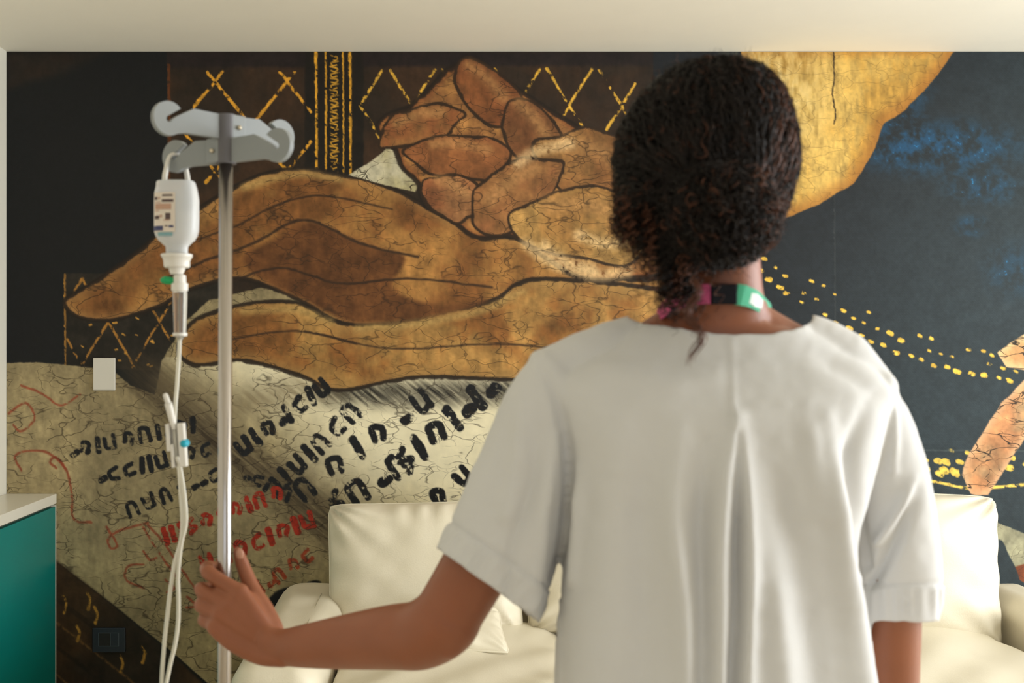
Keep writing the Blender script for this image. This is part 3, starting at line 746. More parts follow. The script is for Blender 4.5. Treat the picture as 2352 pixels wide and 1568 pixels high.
for (z, d, s) in ((ZA, AA, 1), (ZB, AB, -1)):
    nx, ny = (math.sin(d), -math.cos(d)) if s == 1 else (math.sin(d), -math.cos(d))
    bmp = bmesh.new(); box_bm(bmp, -0.013, 0.013, -0.004, 0.004, -0.0175, 0.0175, 0.002)
    cx_, cy_ = hx+s*0.012*math.cos(d)+nx*0.0105, s*0.012*math.sin(d)+ny*0.0105
    bmesh.ops.transform(bmp, matrix=Matrix.Translation((cx_, cy_, z)) @ Matrix.Rotation(d, 4, 'Z'), verts=bmp.verts)
    bp_ = from_bm('clamp_plate', bmp, M['grey_plastic'], iv, smooth=False)
    tube('screw', [(cx_+nx*0.003, cy_+ny*0.003, z-0.001), (cx_+nx*0.0065, cy_+ny*0.0065, z-0.001)], 0.0034, M['screw'], bp_, sides=16, n=1)

# ------------------------------------------------------------------ infusion bottle, hung in the rear-left hook
BY = PY+LH*math.sin(-AB)
bx = (405-CX)*BY/F
sB = BY/F
def bz(py): return CZ-(py-CY)*BY/F
bot = empty('infusion_bottle', (bx, BY, bz(630))); tag(bot, 'milky infusion bottle hanging upside down from the left hook of the stand', 'infusion bottle')
z0 = bz(630)
def sec(rows, m, name, parent, depth=0.8, seg=48, cx0=406, e=2.6):
    R = []; a = np.linspace(0, 2*PI, seg, endpoint=False)
    for (y, l, r) in rows:
        hw = (r-l)/2*sB; cxx = ((l+r)/2-405)*sB
        ca = np.sign(np.cos(a))*np.abs(np.cos(a))**(2/e); sa = np.sign(np.sin(a))*np.abs(np.sin(a))**(2/e)
        R.append(np.stack([cxx+ca*hw, sa*hw*depth, np.full(seg, bz(y)-z0)], 1))
    o = Geo().rings(R).build(name, m, parent); 
    bm = bmesh.new(); bm.from_mesh(o.data); bmesh.ops.recalc_face_normals(bm, faces=bm.faces)
    for ed in bm.edges:
        if len(ed.link_faces) == 2 and ed.calc_face_angle(0) > 0.7: ed.smooth = False
    bm.to_mesh(o.data); bm.free(); return o
sec([(416, 372, 440), (417, 363, 446), (420, 361, 448), (430, 360, 451), (445, 357, 454), (460, 356, 456), (500, 356, 456), (530, 356, 455), (542, 359, 452), (552, 365, 446), (560, 374, 437), (566, 381, 432), (572, 382, 431), (584, 382, 431), (586, 384, 430)],
    M['bottle'], 'body', bot, depth=0.72, e=3.0)
sec([(487, 361, 451), (500, 360, 452), (530, 360, 451), (545, 365, 447), (560, 379, 433), (580, 386, 427)], M['fluid'], 'fluid', bot, depth=0.70, e=3.0)
sec([(583, 374, 438), (584, 370, 442), (590, 371, 442), (592, 374, 439), (598, 376, 437), (599, 376, 436), (612, 377, 436), (615, 380, 433)], M['white_plastic'], 'cap', bot, depth=0.95, e=2)
sec([(614, 388, 426), (622, 389, 424), (630, 392, 420)], M['white_plastic'], 'port', bot, depth=0.9, e=2)
# hanging loop: two posts + arch over the slot bottom of the hook
slot_z = ZB-0.0055+0.0015
lp = Geo(); lx = 0.0
topz = zz(347)-z0+0.004
cl_, sl_ = math.cos(math.radians(42)), math.sin(math.radians(42))
lp.tube([(a_*cl_, a_*sl_*0.8, z_) for a_, z_ in ((-0.020, bz(419)-z0), (-0.0185, bz(400)-z0), (-0.012, topz-0.006), (0.0, topz), (0.012, topz-0.006), (0.0185, bz(400)-z0), (0.020, bz(419)-z0))],
        [(0.0042, 0.0040), (0.0040, 0.0040), (0.0030, 0.0030), (0.0026, 0.0026), (0.0030, 0.0030), (0.0040, 0.0040), (0.0042, 0.0040)], sides=10, n=5, up=(0, 1, 0))
lp.build('hanging_loop', M['white_plastic'], bot)
# label wrapped on the camera side
def wrap(name, px0, px1, py0, py1, m, parent, off, body=(356, 456)):
    hw = (body[1]-body[0])/2*sB; c0 = ((body[0]+body[1])/2-405)*sB; n_ = 14; V = []; Fs = []
    for j, py in enumerate((py0, py1)):
        for i in range(n_+1):
            x = (px0+(px1-px0)*i/n_-405)*sB-c0; q = min(0.995, abs(x)/hw)
            y = -((1-q**3.0)**(1/3.0))*hw*0.72-off
            V.append((c0+x, y, bz(py)-z0))
    for i in range(n_): Fs.append((i, n_+1+i, n_+2+i, i+1))
    return mesh_np(name, V, Fs, m, parent)
lab = wrap('label', 360, 411, 446, 536, M['label_paper'], bot, 0.0006)
for (a, b_, c, d, m) in ((362, 369, 456, 463, 'ink_brown'), (371, 376, 457, 461, 'ink_tan'), (381, 405, 451, 455, 'ink_brown'), (380, 407, 462, 468, 'ink_brown'), (362, 378, 468, 470, 'ink_tan'), (363, 402, 472, 485, 'ink_tan'), (362, 374, 487, 489, 'ink_tan'),
                         (362, 374, 499, 507, 'ink_brown'), (375, 381, 497, 503, 'ink_tan'), (388, 400, 493, 508, 'ink_brown'), (384, 398, 508, 510, 'ink_tan'), (358, 383, 522, 533, 'ink_blue'), (387, 394, 521, 524, 'ink_brown'), (396, 407, 521, 526, 'ink_blue')):
    wrap('print', a, b_, c, d, M[m], lab, 0.0010)
wrap('print', 370, 404, 535, 545, M['ink_teal'], lab, 0.0002, body=(358, 454))

# ------------------------------------------------------------------ infusion set
SY = BY
st = empty('infusion_set', (bx, SY, bz(632))); tag(st, 'clear infusion tubing with drip chamber and roller clamp below the bottle', 'infusion set')
def Q(px, py, dy=0.0):      # local to set
    return ((px-405)*sB, dy, bz(py)-bz(632))
def lath(name, rows, cxp, m, seg=24, tilt=None, parent=st):
    pts = [Q(cxp(y) if callable(cxp) else cxp, y) for y, r in rows]
    g = Geo(); a = np.linspace(0, 2*PI, seg, endpoint=False); R = []
    for p, (y, r) in zip(pts, rows): R.append(np.stack([p[0]+np.cos(a)*r*sB, p[1]+np.sin(a)*r*sB, np.full(seg, p[2])], 1))
    o = g.rings(R).build(name, m, parent)
    bm = bmesh.new(); bm.from_mesh(o.data); bmesh.ops.recalc_face_normals(bm, faces=bm.faces)
    for ed in bm.edges:
        if len(ed.link_faces) == 2 and ed.calc_face_angle(0) > 0.7: ed.smooth = False
    bm.to_mesh(o.data); bm.free(); return o
lath('spike', [(631, 12), (633, 14), (650, 15), (651, 19), (667, 19), (669, 16), (672, 16)], 413, M['white_plastic'])
g = Geo(); g.tube([Q(397, 645), Q(380, 643), Q(376, 643)], [(0.0055, 0.0055), (0.0065, 0.006), (0.005, 0.005)], sides=14, n=4); g.build('vent_cap', M['green_tab'], st)
dc = lath('drip_chamber', [(670, 16), (674, 16.5), (700, 16), (755, 14), (764, 13.5), (766, 16), (772, 16), (774, 9), (780, 5)], 413.5, M['clear_plastic'])
lath('chamber_ring', [(764.5, 16.4), (771, 16.4)], 413.5, M['white_plastic'], parent=dc)
tr = 4.6*sB
tube('tubing', [Q(413, 776), Q(411, 820), Q(407, 880), Q(403, 930), Q(401, 985), Q(405, 1040), Q(412, 1080), Q(415, 1130), Q(419, 1190), Q(416, 1240), Q(402, 1290), Q(392, 1350), Q(386, 1400), Q(379, 1460), Q(374, 1520), Q(371, 1575), Q(370, 1640), Q(372, 1690),
     Q(378, 1700), Q(380, 1680), Q(378, 1600), Q(390, 1530), Q(402, 1480), Q(409, 1430), Q(410, 1380), Q(409, 1320), Q(416, 1250), Q(427, 1200), Q(424, 1140), Q(416, 1076, -0.004), Q(410, 1050, -0.008)], tr, M['tube'], st, sides=12, n=6)
pt = Geo(); pt.tube([Q(402, 985, -0.004), Q(394, 950, -0.004), Q(388, 925, -0.004)], [6*sB, 8*sB, 9*sB], sides=16, n=3, ends=False); pt.tube([Q(388, 925, -0.004), Q(382, 908, -0.004)], [6.5*sB, 6*sB], sides=14, n=2)
pt.build('side_port', M['white_plastic'], st)
# roller clamp body: open channel
bmc = bmesh.new()
c0 = Q(406, 1022)
hw2, dp = 20*sB, 0.008
top = Q(405, 972)[2]; botz = Q(411, 1072)[2]
box_bm(bmc, -hw2*1.05, -hw2*0.62, -dp, dp, top-0.040, top, 0.001)
box_bm(bmc, hw2*0.30, hw2*1.05, -dp, dp, botz, top, 0.001)
box_bm(bmc, -hw2*0.62, hw2*0.35, dp*0.5, dp, botz, top-0.004, 0.0005)
box_bm(bmc, -hw2*0.62, -hw2*0.25, -dp, dp, botz, top-0.030, 0.001)
cl = from_bm('roller_clamp', bmc, M['white_plastic'], st, smooth=False); cl.location = (c0[0], 0, 0); cl.rotation_euler = (0, math.radians(-4), 0)
cl.matrix_basis = Matrix.Translation(Vector((c0[0], 0, c0[2]))) @ Matrix.Rotation(math.radians(-4), 4, 'Y') @ Matrix.Translation(Vector((0, 0, -c0[2])))
tube('roller', [(hw2*0.95, -0.006, c0[2]+0.002), (hw2*0.95, 0.006, c0[2]+0.002)], 0.006, M['blue_tab'], cl, sides=18, n=1)

# ------------------------------------------------------------------ person
TY = 1.36
def loft_rows(rows, seg=56, Yc=TY, e=2.5):
    """rows: (py, xl, xr, halfdepth, ycentre offset)"""
    R = []; a = np.linspace(0, 2*PI, seg, endpoint=False)
    ca = np.sign(np.cos(a))*np.abs(np.cos(a))**(2/e); sa = np.sign(np.sin(a))*np.abs(np.sin(a))**(2/e)
    arr = catmull(rows, 6)
    for (py, xl, xr, hd, yo) in arr:
        Y = Yc+yo; cx_ = (xl+xr)/2; hw = (xr-xl)/2*Y/F
        R.append(np.stack([(cx_-CX)*Y/F+ca*hw, Y+sa*hd, np.full(seg, CZ-(py-CY)*Y/F)], 1))
    return R
def PV(*a): return tuple(P(*a))

person_loc = P(1640, 800, TY); person_loc.z = 0
per = empty('person', person_loc)
tag(per, 'person from behind in white short-sleeved tunic, curly dark hair, gripping the infusion stand', 'person')

# body surface
g = Geo()
g.rings(loft_rows([(2030, 1400, 1870, 0.09, 0), (1950, 1355, 1905, 0.10, 0), (1850, 1340, 1915, 0.10, 0), (1568, 1340, 1900, 0.088, 0), (1300, 1345, 1920, 0.09, 0), (1080, 1335, 1950, 0.098, 0), (950, 1310, 1985, 0.092, 0), (880, 1290, 2000, 0.082, 0), (830, 1345, 1955, 0.070, -0.002), (800, 1410, 1900, 0.060, -0.004), (770, 1480, 1840, 0.054, -0.008), (748, 1520, 1795, 0.052, -0.008)]))
g.rings(loft_rows([(840, 1490, 1800, 0.05, -0.005), (760, 1520, 1770, 0.054, -0.008), (715, 1545, 1762, 0.055, -0.010), (670, 1552, 1748, 0.055, -0.014), (600, 1553, 1742, 0.056, -0.014), (520, 1548, 1740, 0.058, -0.008)], e=2.1))
for s_, xs_ in ((1, (1722, 1790, 1860)), (-1, (1570, 1510, 1450))):
    g.tube([PV(xs_[0], 752, 1.352), PV(xs_[1], 787, 1.355), PV(xs_[2], 822, 1.358)], [0.033, 0.031, 0.031], sides=20, n=4)
HC = P(1622, 388, 1.335)
g.ball(HC, (0.078, 0.094, 0.108))
g.ball(HC+Vector((0, 0.035, -0.055)), (0.055, 0.062, 0.062))             # jaw
g.ball(HC+Vector((0, 0.098, -0.035)), (0.012, 0.014, 0.020))             # nose
g.tube([HC+Vector((0, 0.088, 0.005)), HC+Vector((0, 0.104, -0.038))], [0.006, 0.010], sides=10, n=3)
for s in (-1, 1):
    g.ball(HC+Vector((s*0.080, 0.004, -0.022)), (0.008, 0.017, 0.028))   # ears
    g.ball(HC+Vector((s*0.034, 0.082, -0.032)), (0.020, 0.014, 0.016))   # cheeks
# left arm
el = PV(1016, 1430, 1.40)
g.tube([PV(1310, 905, 1.37), PV(1240, 1010, 1.372), PV(1170, 1170, 1.38), PV(1084, 1318, 1.392), PV(1038, 1396, 1.398)], [0.046, 0.048, 0.046, 0.043, 0.042], sides=24, n=5)
g.tube([PV(1038, 1396, 1.398), el, PV(965, 1458, 1.425), PV(900, 1463, 1.455), PV(800, 1474, 1.505), PV(710, 1484, 1.545), PV(655, 1487, 1.572), PV(622, 1478, 1.585)],
       [(0.040, 0.042), (0.042, 0.044), (0.042, 0.0435), (0.039, 0.0425), (0.032, 0.0385), (0.0245, 0.0335), (0.0205, 0.0290), (0.0195, 0.029)], sides=28, n=5)
g.ball(PV(1026, 1466, 1.388), (0.026, 0.024, 0.025))
# hand: metacarpals, fingers, thumb
wr = PV(625, 1478, 1.586)
fing = [
 (PV(552, 1360, 1.597), PV(478, 1313, 1.613), PV(478, 1301, 1.652), PV(512, 1306, 1.655), 0.0102),
 (PV(527, 1386, 1.596), PV(463, 1354, 1.615), PV(470, 1350, 1.654), PV(510, 1350, 1.655), 0.0101),
 (PV(506, 1408, 1.597), PV(461, 1390, 1.618), PV(471, 1388, 1.654), PV(510, 1386, 1.653), 0.0094),
 (PV(494, 1438, 1.600), PV(468, 1424, 1.622), PV(481, 1422, 1.652), PV(512, 1420, 1.651), 0.0088)]
g.tube([PV(494, 1440, 1.598), PV(540, 1474, 1.594), PV(600, 1500, 1.586), PV(650, 1505, 1.572)], [0.0125, 0.0150, 0.0165, 0.0165], sides=18, n=4)
base_off = ((-4, -22), (2, -8), (4, 6), (4, 22))
for (mcp, pip, dip, tip, r), (bx_, by_) in zip(fing, base_off):
    g.tube([PV(622+bx_, 1476+by_, 1.586), tuple((np.array(PV(622+bx_, 1476+by_, 1.586))+np.array(mcp))/2-np.array((0, 0.002, 0))), mcp], [r*1.35, r*1.35, r*1.18], sides=16, n=4)
    g.tube([mcp, tuple((np.array(mcp)+np.array(pip))/2+np.array((0, -0.0025, 0))), pip, dip, tip], [r*1.16, r*1.0, r*1.02, r*0.92, r*0.80], sides=16, n=4)
    g.ball(mcp, r*1.3); g.ball(pip, r*1.10)
g.tube([PV(628, 1446, 1.594), PV(606, 1400, 1.612), PV(582, 1358, 1.628), PV(563, 1312, 1.638), PV(550, 1276, 1.641), PV(545, 1266, 1.641)], [0.0150, 0.0145, 0.0125, 0.0108, 0.0090, 0.0072], sides=18, n=5)
g.tube([PV(618, 1440, 1.596), PV(580, 1385, 1.604), PV(556, 1362, 1.602)], [0.013, 0.011, 0.009], sides=14, n=4)   # web
g.ball(PV(565, 1440, 1.597), (0.030, 0.010, 0.030))                       # palm body
# right arm
g.tube([PV(1960, 925, 1.38), PV(2010, 1050, 1.40), PV(2040, 1250, 1.43), PV(2044, 1420, 1.46), PV(2044, 1580, 1.49), PV(2048, 1650, 1.50)], [0.047, 0.047, 0.042, 0.0385, 0.0365, 0.037], sides=24, n=5)
g.tube([PV(2048, 1650, 1.50), (0.61, 1.56, 0.76), (0.575, 1.62, 0.70)], [0.036, 0.033, 0.024], sides=20, n=5)
hw0 = Vector((0.575, 1.62, 0.70)); hd = Vector((-0.035, 0.05, -0.055)).normalized(); sd_ = Vector((0.1, 0.6, 0.5)).cross(hd).normalized()
g.ball(hw0+hd*0.045, (0.030, 0.030, 0.030))
for i in range(4):
    b0 = hw0+hd*0.05+sd_*(i-1.5)*0.017; Lf = (0.062, 0.070, 0.066, 0.052)[i]
    g.tube([hw0+sd_*(i-1.5)*0.010, b0+hd*0.02, b0+hd*(0.02+Lf*0.55), b0+hd*(0.015+Lf)+Vector((-0.012, -0.004, 0))], [0.012, 0.0095, 0.0085, 0.0068], sides=12, n=3)
g.tube([hw0+hd*0.01, hw0+hd*0.035-sd_*0.035, hw0+hd*0.075-sd_*0.042], [0.013, 0.0105, 0.008], sides=12, n=3)
# legs
for s, cxp in ((-1, 1520), (1, 1755)):
    hp = P(cxp, 800, TY); hp.z = 0.86
    g.tube([(hp.x, TY, 0.86), (hp.x, TY-0.005, 0.66), (hp.x, TY, 0.47), (hp.x, TY-0.005, 0.30), (hp.x, TY-0.01, 0.09)], [0.085, 0.075, 0.054, 0.050, 0.036], sides=24, n=4)
    g.tube([(hp.x, TY-0.03, 0.05), (hp.x+s*0.01, TY+0.08, 0.04), (hp.x+s*0.015, TY+0.15, 0.035)], [0.032, 0.036, 0.024], sides=16, n=4)
bme = remesh(g, 0.0032, 4, 0.5)
V, Nn = mesh_arrays(bme)
V -= np.array(person_loc); bme.vertices.foreach_set('co', V.astype(np.float32).ravel()); bme.update()
body = bpy.data.objects.new('body', bme); C.objects.link(body); body.parent = per; bme.materials.clear(); bme.materials.append(M['skin'])
def PL(v): return tuple(np.array(tuple(v))-np.array(person_loc))
# face details (out of sight from here)
for s in (-1, 1):
    ep = HC+Vector((s*0.032, 0.081, 0.0))
    Geo().ball(PL(ep), 0.0115).build('eye', M['eye'], body); Geo().ball(PL(ep+Vector((0, 0.0075, 0))), 0.0055).build('iris', M['iris'], body)
    tube('eyebrow', [PL(HC+Vector((s*0.016, 0.093, 0.020))), PL(HC+Vector((s*0.034, 0.090, 0.025))), PL(HC+Vector((s*0.052, 0.078, 0.019)))], 0.003, M['hair'], body, sides=8)
tube('lips', [PL(HC+Vector((-0.022, 0.089, -0.068))), PL(HC+Vector((0, 0.097, -0.066))), PL(HC+Vector((0.022, 0.089, -0.068)))], [0.003, 0.006, 0.003], M['lips'], body, sides=10)
Geo().ball(PL(PV(551, 1272, 1.6335)), (0.0055, 0.0025, 0.008)).build('thumbnail', M['nail'], body)

# trousers and shoes
g = Geo()
for s, cxp in ((-1, 1520), (1, 1755)):
    hp = P(cxp, 800, TY)
    g.tube([(hp.x, TY, 0.84), (hp.x, TY, 0.66), (hp.x, TY, 0.45), (hp.x, TY, 0.28), (hp.x, TY, 0.10)], [0.105, 0.096, 0.080, 0.076, 0.074], sides=28, n=4, ends=False)
g.rings(loft_rows([(2110, 1345, 1910, 0.112, 0), (2020, 1322, 1936, 0.122, 0), (1800, 1318, 1940, 0.118, 0), (1700, 1322, 1935, 0.112, 0)]))
tm = remesh(g, 0.006, 3)
V, Nn = mesh_arrays(tm); V -= np.array(person_loc); tm.vertices.foreach_set('co', V.astype(np.float32).ravel()); tm.update()
tro = bpy.data.objects.new('trousers', tm); C.objects.link(tro); tro.parent = per; tm.materials.clear(); tm.materials.append(M['trouser'])
for s, cxp in ((-1, 1520), (1, 1755)):
    hp = P(cxp, 800, TY); g = Geo()
    g.tube([(hp.x-person_loc.x, -0.045, 0.046), (hp.x-person_loc.x, 0.03, 0.050), (hp.x-person_loc.x+s*0.01, 0.12, 0.040), (hp.x-person_loc.x+s*0.015, 0.185, 0.034)], [(0.040, 0.046), (0.042, 0.050), (0.045, 0.040), (0.036, 0.030)], sides=22, n=4)
    g.build('shoe', M['shoe'], per)

# tunic
g = Geo()
g.rings(loft_rows([(2150, 1262, 1985, 0.150, 0), (1900, 1266, 1985, 0.145, 0), (1568, 1276, 1975, 0.130, 0), (1400, 1288, 1960, 0.124, 0), (1200, 1300, 1965, 0.122, 0), (1050, 1292, 2000, 0.120, 0), (950, 1268, 2022, 0.112, 0),
                   (890, 1262, 2030, 0.100, 0), (850, 1292, 2000, 0.088, 0), (815, 1352, 1950, 0.076, 0), (785, 1404, 1905, 0.068, -0.004), (762, 1440, 1865, 0.063, -0.008), (745, 1462, 1845, 0.062, -0.008), (728, 1468, 1838, 0.060, -0.008)], e=2.4, seg=72))
g.tube([PV(1316, 872, 1.365), PV(1272, 925, 1.368), PV(1215, 1080, 1.375), PV(1160, 1235, 1.385), PV(1118, 1345, 1.392), PV(1085, 1420, 1.395)], [0.046, 0.057, 0.0635, 0.070, 0.075, 0.077], sides=40, n=6, ends=False)
g.ball(PV(1266, 862, 1.366), (0.034, 0.045, 0.030)); g.ball(PV(1243, 832, 1.366), (0.016, 0.035, 0.017))
g.tube([PV(1955, 915, 1.365), PV(1995, 965, 1.372), PV(2030, 1080, 1.392), PV(2056, 1230, 1.415), PV(2062, 1340, 1.435), PV(2052, 1440, 1.45), PV(2050, 1480, 1.45)], [0.040, 0.046, 0.050, 0.052, 0.052, 0.050, 0.050], sides=40, n=6, ends=False)
g.ball(PV(2000, 890, 1.368), (0.030, 0.045, 0.026)); g.tube([PV(2018, 882, 1.368), PV(2035, 960, 1.378), PV(2055, 1060, 1.39)], [0.020, 0.024, 0.03], sides=20, n=4)
g.tube([PV(1840, 790, 1.36), PV(1930, 822, 1.362), PV(2010, 876, 1.366)], [0.038, 0.036, 0.022], sides=24, n=4)
g.tube([PV(1470, 790, 1.36), PV(1370, 818, 1.362), PV(1275, 862, 1.366)], [0.036, 0.036, 0.036], sides=24, n=4)
cm = remesh(g, 0.0036, 8, 0.5)
V, Nn = mesh_arrays(cm)
px = CX+F*V[:, 0]/V[:, 1]; py = CY-F*(V[:, 2]-CZ)/V[:, 1]
back = sst(0.05, 0.5, -Nn[:, 1])
def ridge(pts, w0, amp, w1=None):
    p = catmull(pts, 10); w1 = w1 or w0; d = np.full(len(px), 1e9); tt = np.zeros(len(px))
    for i in range(len(p)-1):
        ax, ay = p[i]; ex, ey = p[i+1]-p[i]; L_ = ex*ex+ey*ey
        t = np.clip(((px-ax)*ex+(py-ay)*ey)/L_, 0, 1); dd = (px-ax-t*ex)**2+(py-ay-t*ey)**2
        m = dd < d; d = np.where(m, dd, d); tt = np.where(m, (i+t)/(len(p)-1), tt)
    d = np.sqrt(d); wd = w0+(w1-w0)*tt; fade = sst(0, 0.12, tt+0.02)*1.0
    return amp*np.exp(-(d/wd)**2)*(0.25+0.75*sst(0.0, 0.35, tt))
disp = np.zeros(len(px))
R_ = [  # centre-back seam and pleats
 ([(1682, 770), (1684, 1000), (1684, 1300), (1690, 1568), (1700, 1800)], 7, 0.0022, 14),
 ([(1690, 960), (1664, 1100), (1650, 1300), (1650, 1568), (1645, 1800)], 20, 0.010, 30),
 ([(1700, 960), (1712, 1100), (1718, 1300), (1712, 1568), (1730, 1800)], 18, 0.009, 26),
 ([(1692, 1000), (1693, 1200), (1692, 1400), (1684, 1568), (1680, 1800)], 12, -0.013, 18),
 ([(1560, 1000), (1548, 1180), (1572, 1400), (1580, 1568), (1585, 1800)], 26, 0.009, 34),
 ([(1620, 1020), (1612, 1200), (1616, 1400), (1612, 1568)], 20, -0.007, 26),
 ([(1490, 980), (1470, 1200), (1480, 1400), (1470, 1568)], 34, -0.005, 44),
 ([(1760, 1020), (1800, 1180), (1850, 1330), (1880, 1568)], 34, -0.007, 46),
 ([(1900, 960), (1915, 1120), (1930, 1260), (1955, 1420), (1975, 1568)], 24, 0.010, 26),
 ([(1850, 930), (1868, 1050), (1890, 1180)], 26, 0.004, 26),
 ([(1990, 930), (1955, 1050), (1965, 1180), (1985, 1300)], 18, -0.007, 16),
 ([(1780, 1300), (1790, 1420), (1800, 1568)], 30, 0.005, 40),
 ([(1390, 900), (1420, 1050), (1400, 1250), (1380, 1568)], 40, 0.004, 60),
 ([(1236, 815), (1282, 930), (1306, 1080), (1300, 1230), (1276, 1330)], 11, -0.0055, 13),
 ([(1280, 1000), (1250, 1150), (1235, 1280), (1215, 1400)], 18, 0.006, 22),
 ([(1200, 900), (1190, 1040), (1165, 1180)], 20, 0.004, 24),
 ([(1330, 1080), (1322, 1200), (1310, 1330)], 16, 0.006, 16),
 ([(1235, 985), (1225, 1110), (1180, 1250), (1165, 1370)], 14, -0.004, 16),
 ([(2042, 870), (2052, 980), (2050, 1080)], 10, 0.003, 12),
 ([(2110, 1130), (2070, 1220), (2020, 1310), (2000, 1340)], 15, -0.007, 14),
 ([(2098, 1100), (2056, 1180), (2018, 1240)], 12, 0.006, 12),
 ([(1850, 800), (1940, 850), (2010, 900)], 26, -0.003, 20),
 ([(1360, 830), (1440, 860), (1540, 880), (1640, 870)], 30, 0.002, 30),
]
for (p_, w0, am, w1) in R_: disp += ridge(p_, w0, am, w1)
disp *= back*1.7
# cuff seams: a shallow step with gathered ripples beneath
def line_d(a, b2):
    a = np.array(a, float); b2 = np.array(b2, float); u = (b2-a)/np.linalg.norm(b2-a); nrm = np.array((-u[1], u[0]))
    return (px-a[0])*nrm[0]+(py-a[1])*nrm[1], (px-a[0])*u[0]+(py-a[1])*u[1]
dL, aL = line_d((1046, 1205), (1262, 1352)); onL = (px < 1290) & (py > 1120)
dR, aR = line_d((1985, 1344), (2140, 1340)); onR = (px > 1960) & (py > 1250) & (V[:, 0] > 0.525)
for dd, aa, on in ((dL, aL, onL), (dR, aR, onR)):
    m = on*1.0
    disp += m*(-0.0022*np.exp(-(dd/5.0)**2)+0.0016*sst(0, 8, dd)+0.0011*sst(0, 14, dd)*np.sin(aa*0.30+2*np.sin(aa*0.07))*np.clip((70-np.abs(dd-40))/60, 0, 1))
# soft overall rumple
disp += 0.0016*vnoise(px, py, 90, 41, 3)+0.0006*vnoise(px, py, 30, 42, 2)
V2 = V+Nn*disp[:, None]
# openings
kx = (px-1655)/208.0
neck_y = np.interp(px, [1440, 1470, 1520, 1600, 1680, 1760, 1820, 1850, 1870], [728, 739, 744, 756, 766, 764, 754, 744, 728])
front = V[:, 1] > TY+0.0
neck_lim = np.where(front, CZ-((790+60*np.clip(1-kx**2, 0, 1))-CY)*TY/F, CZ-(neck_y-CY)*V[:, 1]/F)
cut = (np.abs(kx) < 1.0) & (V[:, 2] > neck_lim)
hemL, _ = line_d((1005, 1262), (1225, 1424)); cut |= (hemL > 0) & (px < 1262-0.0*py) & (py > 1200) & (V[:, 0] < 0.140)
hemR = py-(1428+0.0*px); cut |= (hemR > 0) & (V[:, 0] > 0.548+0.0*px) & (px > 1968)
cut |= V[:, 2] < 0.72
bm = bmesh.new(); cm.vertices.foreach_set('co', V2.astype(np.float32).ravel()); cm.update(); bm.from_mesh(cm); bm.verts.ensure_lookup_table()
bmesh.ops.delete(bm, geom=[bm.verts[i] for i in np.nonzero(cut)[0]], context='VERTS')
for _ in range(6):      # straighten the cut rims
    bd = [v for v in bm.verts if v.is_boundary]; mv = {}
    for v in bd:
        nb = [e_.other_vert(v) for e_ in v.link_edges if e_.is_boundary]
        if len(nb) == 2: mv[v] = v.co*0.4+(nb[0].co+nb[1].co)*0.3
    for v, c_ in mv.items(): v.co = c_
for v in bm.verts: v.co -= person_loc
tun = from_bm('tunic', bm, M['cloth'], per)
md = tun.modifiers.new('thickness', 'SOLIDIFY'); md.thickness = 0.0016; md.offset = -1

# ------------------------------------------------------------------ hair
hair_rows = [(118, 1590, 1700, 0.040, 0.0), (128, 1545, 1735, 0.060, 0.0), (150, 1508, 1766, 0.080, 0.0), (190, 1470, 1795, 0.098, 0.0), (250, 1432, 1815, 0.110, 0.0), (320, 1414, 1826, 0.115, -0.002), (390, 1412, 1826, 0.114, -0.004),
             (450, 1424, 1812, 0.108, -0.008), (510, 1455, 1792, 0.092, -0.018), (560, 1490, 1765, 0.074, -0.028), (595, 1530, 1735, 0.052, -0.040), (612, 1560, 1690, 0.03, -0.05)]
HY = 1.335
hair_rows = [(800-(800-a)*(0.945 if a < 300 else 0.945+0.055*min(1, (a-300)/200)), b_+3, c-10, d, e_) for a, b_, c, d, e_ in hair_rows]
g = Geo(); g.rings(loft_rows(hair_rows, Yc=HY, e=2.1))
BC = P(1655, 492, 1.232)
g.ball(BC, (0.062, 0.046, 0.052))
g.ball(P(1560, 560, 1.262), (0.036, 0.028, 0.034))
hm = remesh(g, 0.0045, 6)
V, Nn = mesh_arrays(hm)
# keep the face open: pull the under-layer back at the front
fr = sst(0.045, 0.075, V[:, 1]-HC.y)*(1-sst(0.045, 0.07, V[:, 2]-HC.z))
V[:, 1] -= fr*0.06
nz_ = vnoise(V[:, 0]*1000+V[:, 1]*700, V[:, 2]*1000, 9, 51, 3)
V2 = V+Nn*(0.0035*nz_[:, None])-Nn*0.002
Hs, Hn = V.copy(), Nn.copy()
V2 -= np.array(person_loc); hm.vertices.foreach_set('co', V2.astype(np.float32).ravel()); hm.update()
hair = bpy.data.objects.new('hair', hm); C.objects.link(hair); hair.parent = per; hm.materials.clear(); hm.materials.append(M['hair_base'])

